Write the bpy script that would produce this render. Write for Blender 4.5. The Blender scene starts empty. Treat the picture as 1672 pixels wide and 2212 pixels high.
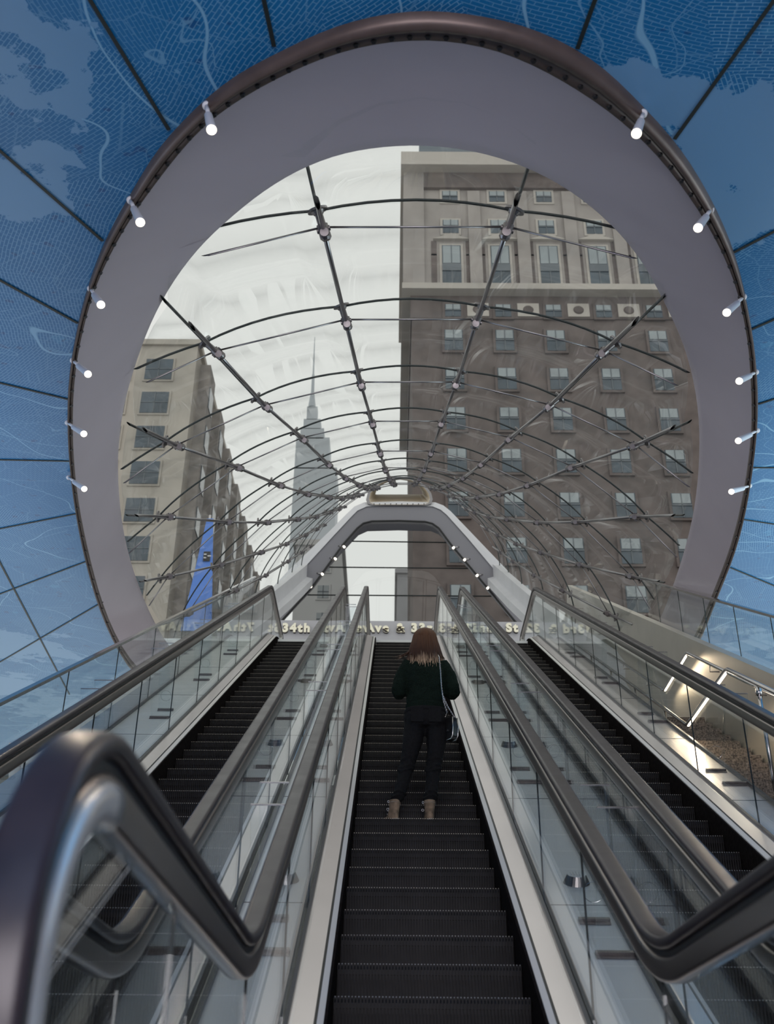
import bpy, math, random
from mathutils import Vector, Matrix
random.seed(7)
C = bpy.context.scene.collection
sc = bpy.context.scene
PI = math.pi
# ------------------------------------------------------------------ camera and the slope frame
F_PX = 2390.0
T30 = math.tan(math.radians(30)); C30 = math.cos(math.radians(30)); S30 = 0.5
CAM = Vector((0, 0, 0.535))
U = Vector((0, C30, S30)); N = Vector((0, -S30, C30)); EX = Vector((1, 0, 0))
fwd = (U - EX * (11 / F_PX) - N * (6 / F_PX)).normalized()
right = fwd.cross(Vector((0, 0, 1))).normalized()
upv = right.cross(fwd).normalized()
roll = 0.0096
r2 = right * math.cos(roll) + upv * math.sin(roll)
u2 = upv * math.cos(roll) - right * math.sin(roll)
cam_d = bpy.data.cameras.new('camera'); cam = bpy.data.objects.new('camera', cam_d); C.objects.link(cam)
M = Matrix((r2, u2, -fwd)).transposed().to_4x4(); M.translation = CAM
cam.matrix_world = M
cam_d.sensor_fit = 'VERTICAL'; cam_d.sensor_height = 36.0; cam_d.lens = F_PX / 2212 * 36.0
cam_d.clip_end = 1000
cam_d.dof.use_dof = True; cam_d.dof.focus_distance = 11.0; cam_d.dof.aperture_fstop = 3.0
sc.camera = cam

def ray(px, py):
    return (r2 * (px - 836) - u2 * (py - 1106) + fwd * F_PX).normalized()
def hit(px, py, co, no):
    r = ray(px, py); return CAM + r * ((co - CAM).dot(no) / r.dot(no))
def at_d(px, py, d):                # point on the plane across the slope at slope distance d
    return hit(px, py, CAM + U * d, U)
def at_y(px, py, y):
    return hit(px, py, Vector((0, y, 0)), Vector((0, 1, 0)))
def at_x(px, py, x):
    return hit(px, py, Vector((x, 0, 0)), Vector((1, 0, 0)))
def S(x, d, n):                     # slope coordinates to world
    return CAM + EX * x + U * d + N * n

# ------------------------------------------------------------------ object helpers
def mesh(name, vs, fs, mat=None, parent=None, smooth=False, mats=None, fm=None):
    me = bpy.data.meshes.new(name); me.from_pydata([tuple(v) for v in vs], [], fs); me.update()
    o = bpy.data.objects.new(name, me); C.objects.link(o)
    if mats:
        for m in mats: me.materials.append(m)
        if fm:
            for p, k in zip(me.polygons, fm): p.material_index = k
    elif mat: me.materials.append(mat)
    if smooth:
        for p in me.polygons: p.use_smooth = True
    if parent: o.parent = parent
    return o
def empty(name, loc=(0, 0, 0)):
    o = bpy.data.objects.new(name, None); C.objects.link(o); o.location = loc
    o.empty_display_size = 0.1
    return o
def tag(o, label, cat=None, group=None, kind=None):
    if label: o['label'] = label
    if cat: o['category'] = cat
    if group: o['group'] = group
    if kind: o['kind'] = kind
    return o
def structure(o, label=None):
    o['kind'] = 'structure'
    if label: o['label'] = label
    return o
class MB:
    def __init__(s): s.v = []; s.f = []; s.m = []
    def add(s, vs, fs, k=0):
        b = len(s.v); s.v += [Vector(v) for v in vs]; s.f += [tuple(b + i for i in f) for f in fs]; s.m += [k] * len(fs)
    def box(s, c, sx, sy, sz, R=None, k=0):
        vs = []
        for dz in (-1, 1):
            for dy in (-1, 1):
                for dx in (-1, 1):
                    p = Vector((dx * sx / 2, dy * sy / 2, dz * sz / 2))
                    if R: p = R @ p
                    vs.append(Vector(c) + p)
        s.add(vs, [(0, 2, 3, 1), (4, 5, 7, 6), (0, 1, 5, 4), (2, 6, 7, 3), (0, 4, 6, 2), (1, 3, 7, 5)], k)
    def tube(s, pts, r, n=10, k=0, caps=True):
        pts = [Vector(p) for p in pts]
        rr = r if isinstance(r, (list, tuple)) else [r] * len(pts)
        t0 = (pts[1] - pts[0]).normalized()
        a = t0.orthogonal().normalized()
        vs = []
        for i, p in enumerate(pts):
            t = (pts[min(i + 1, len(pts) - 1)] - pts[max(i - 1, 0)]).normalized()
            a = (a - t * a.dot(t)).normalized(); b = t.cross(a)
            for j in range(n):
                an = 2 * PI * j / n
                vs.append(p + (a * math.cos(an) + b * math.sin(an)) * rr[i])
        fs = []
        for i in range(len(pts) - 1):
            for j in range(n):
                fs.append((i * n + j, i * n + (j + 1) % n, (i + 1) * n + (j + 1) % n, (i + 1) * n + j))
        if caps:
            fs.append(tuple(range(n))[::-1]); fs.append(tuple((len(pts) - 1) * n + j for j in range(n)))
        s.add(vs, fs, k)
    def loft(s, rings, n=20, k=0, caps=True):      # rings: (centre, rx, ry, axisx, axisy)
        vs = []
        for r in rings:
            c, rx, ry = Vector(r[0]), r[1], r[2]
            ax = Vector(r[3]) if len(r) > 3 else Vector((1, 0, 0)); ay = Vector(r[4]) if len(r) > 4 else Vector((0, 1, 0))
            for j in range(n):
                an = 2 * PI * j / n
                vs.append(c + ax * rx * math.cos(an) + ay * ry * math.sin(an))
        fs = []
        for i in range(len(rings) - 1):
            for j in range(n):
                fs.append((i * n + j, i * n + (j + 1) % n, (i + 1) * n + (j + 1) % n, (i + 1) * n + j))
        if caps:
            fs.append(tuple(range(n))[::-1]); fs.append(tuple((len(rings) - 1) * n + j for j in range(n)))
        s.add(vs, fs, k)
    def cyl(s, a, b, ra, rb=None, n=16, k=0):
        s.tube([a, b], [ra, ra if rb is None else rb], n, k)
    def build(s, name, mat=None, parent=None, smooth=False, mats=None):
        return mesh(name, s.v, s.f, mat, parent, smooth, mats, s.m if mats else None)

def fillet(pts, radii, seg=14):
    out = [Vector(pts[0])]
    for i in range(1, len(pts) - 1):
        p0, p, p1 = Vector(pts[i - 1]), Vector(pts[i]), Vector(pts[i + 1])
        a = (p0 - p).normalized(); b = (p1 - p).normalized()
        ang = a.angle(b); r = radii[i - 1]
        if r <= 0: out.append(p); continue
        t = r / math.tan(ang / 2); c = p + (a + b).normalized() * (r / math.sin(ang / 2))
        s0 = p + a * t - c; s1 = p + b * t - c; tot = s0.angle(s1)
        for k in range(seg + 1):
            f = k / seg
            out.append(c + (s0 * math.sin((1 - f) * tot) + s1 * math.sin(f * tot)) / math.sin(tot))
    out.append(Vector(pts[-1])); return out
def sweep(mb, path, section, x0, k=0, closed=True, caps=True):   # path: (y,z) 2D; section: (x,h)
    n = len(section); vs = []
    for i, p in enumerate(path):
        t = (path[min(i + 1, len(path) - 1)] - path[max(i - 1, 0)]).normalized()
        nn = Vector((-t.y, t.x))
        for (sx, sh) in section:
            q = p + nn * sh; vs.append((x0 + sx, q.x, q.y))
    fs = []
    m = n if closed else n - 1
    for i in range(len(path) - 1):
        for j in range(m):
            fs.append((i * n + j, i * n + (j + 1) % n, (i + 1) * n + (j + 1) % n, (i + 1) * n + j))
    if closed and caps:
        fs.append(tuple(range(n))[::-1]); fs.append(tuple((len(path) - 1) * n + j for j in range(n)))
    mb.add(vs, fs, k)
def lerp_path(path, y):
    for a, b in zip(path, path[1:]):
        if a.x <= y <= b.x and b.x > a.x: return a.y + (b.y - a.y) * (y - a.x) / (b.x - a.x)
    return path[0].y if y < path[0].x else path[-1].y

# ------------------------------------------------------------------ materials
def newmat(name):
    m = bpy.data.materials.new(name); m.use_nodes = True; nt = m.node_tree; nt.nodes.clear()
    return m, nt, nt.nodes.new('ShaderNodeOutputMaterial')
def pbr(name, col, rough=0.5, metal=0.0, noise=0.0, nscale=8.0, bump=0.0, spec=0.5, stretch=None, coat=0.0, emis=None, estr=0.0, rn=0.0):
    m, nt, out = newmat(name); nd = nt.nodes; L = nt.links
    b = nd.new('ShaderNodeBsdfPrincipled'); L.new(b.outputs[0], out.inputs[0])
    b.inputs['Base Color'].default_value = (*col, 1); b.inputs['Roughness'].default_value = rough
    b.inputs['Metallic'].default_value = metal; b.inputs['Specular IOR Level'].default_value = spec
    b.inputs['Coat Weight'].default_value = coat
    if emis: b.inputs['Emission Color'].default_value = (*emis, 1); b.inputs['Emission Strength'].default_value = estr
    if noise or bump or rn:
        tc = nd.new('ShaderNodeTexCoord'); mp = nd.new('ShaderNodeMapping'); L.new(tc.outputs['Object'], mp.inputs[0])
        if stretch: mp.inputs['Scale'].default_value = stretch[:3]; mp.inputs['Rotation'].default_value = (stretch[3] if len(stretch) > 3 else 0, 0, 0)
        nz = nd.new('ShaderNodeTexNoise'); nz.inputs['Scale'].default_value = nscale; nz.inputs['Detail'].default_value = 5
        L.new(mp.outputs[0], nz.inputs[0])
        if noise:
            r = nd.new('ShaderNodeMapRange'); r.inputs[1].default_value = 0.3; r.inputs[2].default_value = 0.7
            r.inputs[3].default_value = 1 - noise; r.inputs[4].default_value = 1 + noise
            L.new(nz.outputs[0], r.inputs[0])
            mx = nd.new('ShaderNodeVectorMath'); mx.operation = 'SCALE'; mx.inputs[0].default_value = col
            L.new(r.outputs[0], mx.inputs['Scale']); L.new(mx.outputs[0], b.inputs['Base Color'])
        if rn:
            r = nd.new('ShaderNodeMapRange'); r.inputs[1].default_value = 0.3; r.inputs[2].default_value = 0.7
            r.inputs[3].default_value = max(0, rough - rn); r.inputs[4].default_value = rough + rn
            L.new(nz.outputs[0], r.inputs[0]); L.new(r.outputs[0], b.inputs['Roughness'])
        if bump:
            bp = nd.new('ShaderNodeBump'); bp.inputs['Strength'].default_value = bump; bp.inputs['Distance'].default_value = 0.01
            L.new(nz.outputs[0], bp.inputs['Height']); L.new(bp.outputs[0], b.inputs['Normal'])
    return m
def glass(name, tint=(0.93, 0.96, 0.95), ior=1.5, rough=0.0, dirt=0.0, fk=1.0, dscale=2.0, wob=0.0, wscale=1.0, dstretch=(1, 1, 1)):
    m, nt, out = newmat(name); nd = nt.nodes; L = nt.links
    tr = nd.new('ShaderNodeBsdfTransparent'); tr.inputs[0].default_value = (*tint, 1)
    gl = nd.new('ShaderNodeBsdfGlossy'); gl.inputs['Roughness'].default_value = rough; gl.inputs[0].default_value = (1, 1, 1, 1)
    fr = nd.new('ShaderNodeFresnel'); ge = nd.new('ShaderNodeNewGeometry'); mi = nd.new('ShaderNodeMapRange')
    mi.inputs[3].default_value = ior; mi.inputs[4].default_value = 1 / ior; L.new(ge.outputs['Backfacing'], mi.inputs[0]); L.new(mi.outputs[0], fr.inputs[0])
    fm = nd.new('ShaderNodeMath'); fm.operation = 'MULTIPLY'; fm.inputs[1].default_value = fk; L.new(fr.outputs[0], fm.inputs[0])
    mx = nd.new('ShaderNodeMixShader'); L.new(fm.outputs[0], mx.inputs[0]); L.new(tr.outputs[0], mx.inputs[1]); L.new(gl.outputs[0], mx.inputs[2])
    last = mx
    tc = nd.new('ShaderNodeTexCoord')
    if wob:
        nz = nd.new('ShaderNodeTexNoise'); nz.inputs['Scale'].default_value = wscale; nz.inputs['Detail'].default_value = 1
        L.new(tc.outputs['Object'], nz.inputs[0]); bp = nd.new('ShaderNodeBump'); bp.inputs['Strength'].default_value = wob; bp.inputs['Distance'].default_value = 0.02
        L.new(nz.outputs[0], bp.inputs['Height']); L.new(bp.outputs[0], gl.inputs['Normal'])
    if dirt:
        mp = nd.new('ShaderNodeMapping'); mp.inputs['Scale'].default_value = dstretch; L.new(tc.outputs['Object'], mp.inputs[0])
        nz = nd.new('ShaderNodeTexNoise'); nz.inputs['Scale'].default_value = dscale; nz.inputs['Detail'].default_value = 8; nz.inputs['Roughness'].default_value = 0.7; nz.inputs['Distortion'].default_value = 1.0
        L.new(mp.outputs[0], nz.inputs[0]); r = nd.new('ShaderNodeMapRange'); r.inputs[1].default_value = 0.45; r.inputs[2].default_value = 0.75; r.inputs[3].default_value = dirt * 0.3; r.inputs[4].default_value = dirt
        L.new(nz.outputs[0], r.inputs[0])
        df = nd.new('ShaderNodeBsdfTranslucent'); df.inputs[0].default_value = (0.8, 0.85, 0.88, 1)
        d2 = nd.new('ShaderNodeBsdfDiffuse'); d2.inputs[0].default_value = (0.8, 0.85, 0.88, 1)
        m3 = nd.new('ShaderNodeMixShader'); m3.inputs[0].default_value = 0.5; L.new(df.outputs[0], m3.inputs[1]); L.new(d2.outputs[0], m3.inputs[2])
        m2 = nd.new('ShaderNodeMixShader'); L.new(r.outputs[0], m2.inputs[0]); L.new(mx.outputs[0], m2.inputs[1]); L.new(m3.outputs[0], m2.inputs[2]); last = m2
    L.new(last.outputs[0], out.inputs[0]); return m

G_BAL = glass('balustrade_glass', (0.965, 0.985, 0.98), 1.5, 0.0, fk=0.55, wob=0.02, wscale=0.8)
G_CAN = glass('canopy_glass', (0.985, 0.993, 0.99), 1.4, 0.01, dirt=0.05, fk=0.22, dscale=2.2, wob=0.012, wscale=1.2, dstretch=(1, 1, 1))
G_FAC = glass('facade_glass', (0.95, 0.97, 0.97), 1.5, 0.0)
G_PLATE = glass('clear_sheet', (0.965, 0.98, 0.985), 1.45, 0.02)
RUBBER = pbr('handrail_rubber', (0.030, 0.022, 0.026), 0.34, 0, noise=0.25, nscale=6, spec=0.6, coat=0.0, rn=0.06)
GUIDE = pbr('guide_steel', (0.34, 0.31, 0.30), 0.28, 1.0)
BLACK = pbr('black_gasket', (0.012, 0.012, 0.014), 0.4)
GASKET = pbr('grey_gasket', (0.06, 0.065, 0.08), 0.3, 0.6)
SKIRT = pbr('black_skirt', (0.020, 0.017, 0.017), 0.9, 0, noise=0.3, nscale=30, spec=0.0)
BRUSHED = pbr('brushed_steel', (0.86, 0.80, 0.80), 0.29, 1.0, noise=0.06, nscale=0.9)
STRIP = pbr('light_strip', (0.86, 0.83, 0.80), 0.4, 0.0)
DECK = pbr('satin_deck', (0.84, 0.86, 0.865), 0.38, 0.12, noise=0.05, nscale=2.5, rn=0.06)
SEAM = pbr('deck_seam', (0.08, 0.09, 0.10), 0.5)
STEPM = pbr('step_black', (0.010, 0.0092, 0.0095), 0.5, 0.0, noise=0.5, nscale=14, spec=0.2)
CLEAT = pbr('lit_worn_cleat', (0.42, 0.38, 0.34), 0.45, 0.7, noise=0.4, nscale=60)
STEEL = pbr('stainless', (0.58, 0.56, 0.56), 0.2, 1.0, rn=0.05, nscale=8)
POLISH = pbr('polished_trim', (0.86, 0.85, 0.82), 0.25, 0.55)
DSTEEL = pbr('clamp_steel', (0.20, 0.185, 0.185), 0.38, 1.0, rn=0.08, nscale=20)
ROD = pbr('tube_steel', (0.30, 0.29, 0.30), 0.3, 1.0)
JOINT = pbr('glass_joint', (0.012, 0.018, 0.018), 0.5)
LAV = pbr('lavender_soffit', (0.60, 0.52, 0.58), 0.38, 0, noise=0.03, nscale=1.2, spec=0.5)
BRONZE = pbr('bronze_trim', (0.13, 0.095, 0.085), 0.42, 0.4, noise=0.15, nscale=6)
WHITE = pbr('painted_white', (0.72, 0.72, 0.74), 0.5)
CURB = pbr('grey_curb', (0.74, 0.74, 0.77), 0.45, 0, noise=0.04, nscale=2)
CREAM = pbr('cream_panel', (0.78, 0.70, 0.58), 0.5)
FASCIA = pbr('fascia_white', (0.62, 0.61, 0.65), 0.5)
LETTER = pbr('letter_face', (0.88, 0.84, 0.68), 0.35, 0, emis=(1, 0.93, 0.72), estr=0.22)  # weak emission brightens the faces, the letters are no lamps
RETURN_SHADE = pbr('return_shade', (0.05, 0.04, 0.03), 0.5)
HALL = pbr('hall_wall', (0.42, 0.42, 0.44), 0.7)
FLOORM = pbr('hall_floor', (0.62, 0.62, 0.62), 0.3, noise=0.1, nscale=3)

def emit(name, col, s):
    m, nt, out = newmat(name); e = nt.nodes.new('ShaderNodeEmission'); e.inputs[0].default_value = (*col, 1); e.inputs[1].default_value = s
    nt.links.new(e.outputs[0], out.inputs[0]); return m
LAMPFACE = emit('lamp_face', (1.0, 0.90, 0.74), 3.0)
LEDBAR = emit('rail_light', (1.0, 0.86, 0.66), 5.0)

def map_material():
    m, nt, out = newmat('blue_street_map'); nd = nt.nodes; L = nt.links
    b = nd.new('ShaderNodeBsdfPrincipled'); L.new(b.outputs[0], out.inputs[0]); b.inputs['Roughness'].default_value = 0.33
    tc = nd.new('ShaderNodeTexCoord')
    def noise(scale, detail=3, vec=None, rough=0.5):
        n = nd.new('ShaderNodeTexNoise'); n.inputs['Scale'].default_value = scale; n.inputs['Detail'].default_value = detail; n.inputs['Roughness'].default_value = rough
        L.new(vec or tc.outputs['Object'], n.inputs[0]); return n
    def math_(op, a, bb=None, c=None):
        n = nd.new('ShaderNodeMath'); n.operation = op
        for i, v in enumerate((a, bb, c)):
            if v is None: continue
            if isinstance(v, (int, float)): n.inputs[i].default_value = v
            else: L.new(v, n.inputs[i])
        return n.outputs[0]
    def mapr(v, a, b2, c, d):
        n = nd.new('ShaderNodeMapRange'); L.new(v, n.inputs[0])
        for i, q in enumerate((a, b2, c, d)): n.inputs[i + 1].default_value = q
        return n.outputs[0]
    def mix(f, a, bb):
        n = nd.new('ShaderNodeMix'); n.data_type = 'RGBA'
        if isinstance(f, float): n.inputs[0].default_value = f
        else: L.new(f, n.inputs[0])
        for i, v in ((6, a), (7, bb)):
            if isinstance(v, tuple): n.inputs[i].default_value = (*v, 1)
            else: L.new(v, n.inputs[i])
        return n.outputs[2]
    # warp the plane a little so roads bend
    wn = noise(0.9, 3); wv = nd.new('ShaderNodeVectorMath'); wv.operation = 'MULTIPLY_ADD'
    L.new(wn.outputs['Color'], wv.inputs[0]); wv.inputs[1].default_value = (0.16, 0.16, 0); L.new(tc.outputs['Object'], wv.inputs[2])
    warp = wv.outputs[0]
    def grid(vscale, spacing, width):
        v = nd.new('ShaderNodeTexVoronoi'); v.inputs['Scale'].default_value = vscale; L.new(warp, v.inputs['Vector'])
        sp = nd.new('ShaderNodeSeparateColor'); L.new(v.outputs['Color'], sp.inputs[0])
        ang = math_('MULTIPLY', sp.outputs[0], 3.14)
        vr = nd.new('ShaderNodeVectorRotate'); vr.rotation_type = 'Z_AXIS'; L.new(warp, vr.inputs['Vector']); L.new(ang, vr.inputs['Angle'])
        br = nd.new('ShaderNodeTexBrick'); br.inputs['Scale'].default_value = 1.0 / spacing
        br.inputs['Mortar Size'].default_value = width; br.inputs['Mortar Smooth'].default_value = 0.4; br.inputs['Brick Width'].default_value = 2.2; br.inputs['Row Height'].default_value = 0.7
        br.offset = 0.5
        flat = nd.new('ShaderNodeVectorMath'); flat.operation = 'MULTIPLY'; flat.inputs[1].default_value = (1, 1, 0); L.new(vr.outputs[0], flat.inputs[0])
        L.new(flat.outputs[0], br.inputs[0])
        amt = mapr(sp.outputs[1], 0.0, 1.0, 0.45, 1.0)
        return math_('MULTIPLY', br.outputs['Fac'], amt)
    g1 = grid(0.9, 0.034, 0.09); 
    def roads(scale, w, seedoff):
        mp = nd.new('ShaderNodeMapping'); mp.inputs['Location'].default_value = (seedoff, seedoff * .7, 0); L.new(warp, mp.inputs[0])
        v = nd.new('ShaderNodeTexVoronoi'); v.feature = 'DISTANCE_TO_EDGE'; v.inputs['Scale'].default_value = scale; L.new(mp.outputs[0], v.inputs['Vector'])
        return mapr(v.outputs['Distance'], w * 0.5, w, 1.0, 0.0)
    def winding(scale, w, lvl, off):
        w *= .55
        mp = nd.new('ShaderNodeMapping'); mp.inputs['Location'].default_value = (off, -off, 0); L.new(tc.outputs['Object'], mp.inputs[0])
        n = noise(scale, 2.5, mp.outputs[0], 0.45); a = math_('ABSOLUTE', math_('SUBTRACT', n.outputs[0], lvl))
        return mapr(a, w * .5, w, 1.0, 0.0)
    r1 = math_('MAXIMUM', winding(.42, .0035, .5, 3.0), winding(.30, .0025, .46, 9.0)); r3 = math_('MAXIMUM', winding(.8, .0028, .53, 17.0), winding(1.1, .003, .45, 25.0))
    r3 = math_('MAXIMUM', r3, math_('MULTIPLY', roads(2.4, .012, 8.3), .5))
    # parks and dark blocks
    pk = noise(3.2, 2); park = mapr(pk.outputs[0], 0.70, 0.72, 0.0, 1.0)
    dk = noise(9.0, 1); dark = mapr(dk.outputs[0], 0.70, 0.73, 0.0, 1.0)
    wt = noise(0.42, 9, rough=0.55); sp = nd.new('ShaderNodeSeparateXYZ'); L.new(tc.outputs['Object'], sp.inputs[0])
    blob = None
    for (px_, py_, rad) in ((20, 30, .55), (-60, 90, .7), (1390, 190, .42), (1480, 260, .5), (1600, 330, .7), (1640, 200, .35), (1660, 430, .45), (90, 350, .28), (20, 420, .4), (40, 1400, 1.0), (-40, 1480, 1.6), (80, 1520, 1.4), (180, 735, .22), (1660, 1380, .9)):
        q = ceil_pt(px_, py_); dv = nd.new('ShaderNodeVectorMath'); dv.operation = 'DISTANCE'; L.new(tc.outputs['Object'], dv.inputs[0]); dv.inputs[1].default_value = tuple(q)
        f = mapr(dv.outputs['Value'], 0.0, rad * 1.6, 0.34, 0.0); blob = f if blob is None else math_('MAXIMUM', blob, f)
    wt2 = noise(1.5, 8, rough=0.62)
    water = mapr(math_('ADD', blob, wt2.outputs[0]), 0.695, 0.702, 0.0, 1.0)
    lines = math_('MAXIMUM', math_('MULTIPLY', g1, 0.8), math_('MAXIMUM', math_('MULTIPLY', r1, 1.0), math_('MULTIPLY', r3, 0.6)))
    land = mix(math_('MULTIPLY', park, 0.5), (0.004, 0.16, 0.40), (0.04, 0.27, 0.52))
    land = mix(math_('MULTIPLY', dark, 0.7), land, (0.002, 0.07, 0.24))
    land = mix(math_('MULTIPLY', lines, 0.95), land, (0.22, 0.47, 0.70))
    col = mix(water, land, (0.15, 0.34, 0.58))
    L.new(col, b.inputs['Base Color']); return m

# ------------------------------------------------------------------ the blue ceiling and its round opening
TILT = 0.132
CZ0 = 5.5 - TILT * 3.7
PN = Vector((0, -TILT, 1)).normalized(); PC = Vector((0, 0, CZ0))
def ceil_pt(px, py, dz=0.0): return hit(px, py, PC + Vector((0, 0, dz)), PN)
MAP = map_material()
IN_N = (U + N * 2.42).normalized(); IN_C = CAM + U * 13.3
def in_pt(px, py):
    p = hit(px, py, IN_C, IN_N)
    for _ in range(6):
        e = max(0.0, (p - CAM).dot(N) - 1.0) ** 2 * .62; p = hit(px, py, IN_C - U * e, IN_N)
    return p
OUTER = [(250,1385),(210,1290),(185,1200),(165,1100),(152,1000),(147,900),(151,800),(168,700),(192,610),(225,523),(286,412),(345,315),(372,286),(452,206),(520,155),(603,113),(700,66),(800,36),(922,22),(1040,35),(1108,48),(1249,108),(1320,160),(1385,226),(1455,301),(1535,427),(1586,543),(1612,645),(1628,740),(1634,800),(1636,880),(1625,1001),(1612,1085),(1593,1164),(1546,1287),(1500,1400),(1400,1500),(1180,1560),(870,1580),(560,1550),(370,1510),(290,1450)]
MID = [(256,1385),(217,1290),(193,1200),(172,1100),(160,1000),(157,900),(163,800),(181,703),(212,600),(251,518),(300,437),(352,367),(452,251),(540,190),(628,143),(730,102),(840,78),(932,74),(1040,88),(1133,121),(1234,176),(1375,281),(1485,412),(1540,500),(1586,603),(1605,680),(1616,740),(1621,821),(1624,900),(1616,1000),(1602,1085),(1583,1164),(1537,1287),(1490,1395),(1395,1490),(1180,1548),(870,1568),(560,1540),(376,1500),(297,1445)]
INNER = [(335,1347),(293,1247),(272,1176),(260,1100),(254.5,996),(268,874),(293,786),(309,739),(362,628),(447,517),(502,467),(653,364),(740,332),(832,317),(907,314),(1033,329),(1184,384),(1284,452),(1375,548),(1435,653),(1475,740),(1502,842),(1511,929),(1510,1001),(1499,1103),(1481,1182),(1455,1262),(1400,1380),(1250,1470),(870,1500),(500,1470),(385,1420)]
CC = (885.0, 960.0); NA = 144
def resample(pts):
    a = sorted((math.atan2(y - CC[1], x - CC[0]), math.hypot(x - CC[0], y - CC[1])) for x, y in pts)
    a = [(a[-1][0] - 2 * PI, a[-1][1])] + a + [(a[0][0] + 2 * PI, a[0][1])]
    a = [(a[-3][0] - 2 * PI, a[-3][1])] + a + [(a[2][0] + 2 * PI, a[2][1])]
    out = []
    for i in range(NA):
        th = -PI + 2 * PI * i / NA
        for j in range(1, len(a) - 2):
            if a[j][0] <= th <= a[j + 1][0]:
                t = (th - a[j][0]) / max(1e-9, a[j + 1][0] - a[j][0])
                p0, p1, p2, p3 = a[j - 1], a[j], a[j + 1], a[j + 2]
                m1 = (p2[1] - p0[1]) / max(1e-6, p2[0] - p0[0]) * (p2[0] - p1[0]); m2 = (p3[1] - p1[1]) / max(1e-6, p3[0] - p1[0]) * (p2[0] - p1[0])
                r = (2*t**3-3*t*t+1)*p1[1] + (t**3-2*t*t+t)*m1 + (-2*t**3+3*t*t)*p2[1] + (t**3-t*t)*m2
                break
        out.append((CC[0] + r * math.cos(th), CC[1] + r * math.sin(th)))
    # light smoothing
    for _ in range(2):
        out = [((out[i-1][0] + 2*out[i][0] + out[(i+1) % NA][0]) / 4, (out[i-1][1] + 2*out[i][1] + out[(i+1) % NA][1]) / 4) for i in range(NA)]
    return out
o_px, m_px, i_px = resample(OUTER), resample(MID), resample(INNER)
oP = [ceil_pt(*p) for p in o_px]; mP = [ceil_pt(p[0], p[1]) for p in m_px]; iP = [in_pt(*p) for p in i_px]
# ceiling: rings of quads from the opening outwards to the hall walls
XL, XR, YB, YF = -10.5, 10.5, -8.0, 27.0
cen = Vector((0.2, 10.0, 0))
far = []
for p in oP:
    d = Vector((p.x - cen.x, p.y - cen.y)); t = 1e9
    if d.x > 1e-6: t = min(t, (XR - cen.x) / d.x)
    if d.x < -1e-6: t = min(t, (XL - cen.x) / d.x)
    if d.y > 1e-6: t = min(t, (YF - cen.y) / d.y)
    if d.y < -1e-6: t = min(t, (YB - cen.y) / d.y)
    x, y = cen.x + d.x * t, cen.y + d.y * t
    far.append(Vector((x, y, CZ0 + TILT * y)))
vs = [v for v in oP] + [v for v in far] + [v + Vector((0, 0, .12)) for v in oP] + [v + Vector((0, 0, .12)) for v in far]
fs = []
for i in range(NA):
    j = (i + 1) % NA
    fs += [(i, j, NA + j, NA + i), (2*NA + i, 3*NA + i, 3*NA + j, 2*NA + j), (i, 2*NA + i, 2*NA + j, j)]
ceil = structure(mesh('ceiling', vs, fs, MAP), 'blue ceiling printed with a pale street map, tilted around the round opening')
seams = [((195,0),(365,280)),((0,325),(222,520)),((570,0),(592,100)),((1285,0),(1247,105)),((1672,0),(1457,300)),((0,605),(168,698)),((0,827),(149,863)),((0,993),(149,996)),((0,1142),(163,1110)),((0,1283),(188,1212)),((0,1430),(222,1300)),((0,1215),(150,1500)),((1672,1132),(1606,1122)),((1672,1010),(1628,1010)),((1672,862),(1638,873)),((1672,1265),(1578,1226)),((1672,690),(1622,712)),((1672,500),(1585,545)),((1672,1470),(1520,1660))]
for a, b in seams:
    pa, pb = ceil_pt(*a, -.004), ceil_pt(*b, -.004); dirv = (pb - pa).normalized(); pa = pa - dirv * (3.0 if a[0] in (0, 1672) or a[1] == 0 else 0)
    w = dirv.cross(PN).normalized() * 0.011
    mb = MB(); q = PN * -.004
    mb.add([pa - w, pa + w, pb + w, pb - w, pa - w + q, pa + w + q, pb + w + q, pb - w + q], [(0,1,2,3),(4,5,6,7),(0,1,5,4),(1,2,6,5),(2,3,7,6),(3,0,4,7)])
    mb.build('panel_joint', JOINT, ceil)
# bronze band: profile rings
def band(name, rings, mat, parent=None, smooth=True, closed=False):
    n = len(rings); vs = [p for r in rings for p in r]; fs = []
    for k in range(n if closed else n - 1):
        k2 = (k + 1) % n
        for i in range(NA):
            j = (i + 1) % NA; fs.append((k*NA + i, k*NA + j, k2*NA + j, k2*NA + i))
    return mesh(name, vs, fs, mat, parent, smooth)
dn = Vector((0, 0, -1))
def mixr(a, b, t): return [p.lerp(q, t) for p, q in zip(a, b)]
rim = empty('trim_1', (0, 10, 6)); structure(rim, 'bronze rim band around the round ceiling opening')
def child_fix(o, par): o.matrix_parent_inverse = par.matrix_basis.inverted(); return o
def off(r, z): return [p + Vector((0, 0, z)) for p in r]
b1 = band('outer_lip', [off(oP, 0.02), off(oP, -.05), off(mixr(oP, mP, .25), -.09), off(mixr(oP, mP, .5), -.075), off(mixr(oP, mP, .55), -.03)], BRONZE, rim)
b2 = band('inner_lip', [off(mixr(oP, mP, .52), -.02), off(mixr(oP, mP, .6), -.055), off(mixr(oP, mP, .95), -.055), off(mP, -.03), off(mP, .10)], BRONZE, rim)
for b in (b1, b2): child_fix(b, rim)
mb = MB()
for i in range(0, NA, 1):
    if i_px[i][1] > 1350: continue
    p = mixr(oP, mP, .78)[i] + dn * .056; mb.cyl(p, p + dn * .012, .017, .012, 8)
child_fix(mb.build('rivet', BLACK, rim), rim)
drum = band('trim_2', [off(mP, 0.0)] + [mixr(mP, iP, t) for t in (.15, .3, .45, .6, .75, .9)] + [iP, [p + (p - CAM).normalized() * .25 for p in iP]], LAV)
structure(drum, 'wide lavender grey reveal lining the round ceiling opening')
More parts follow.
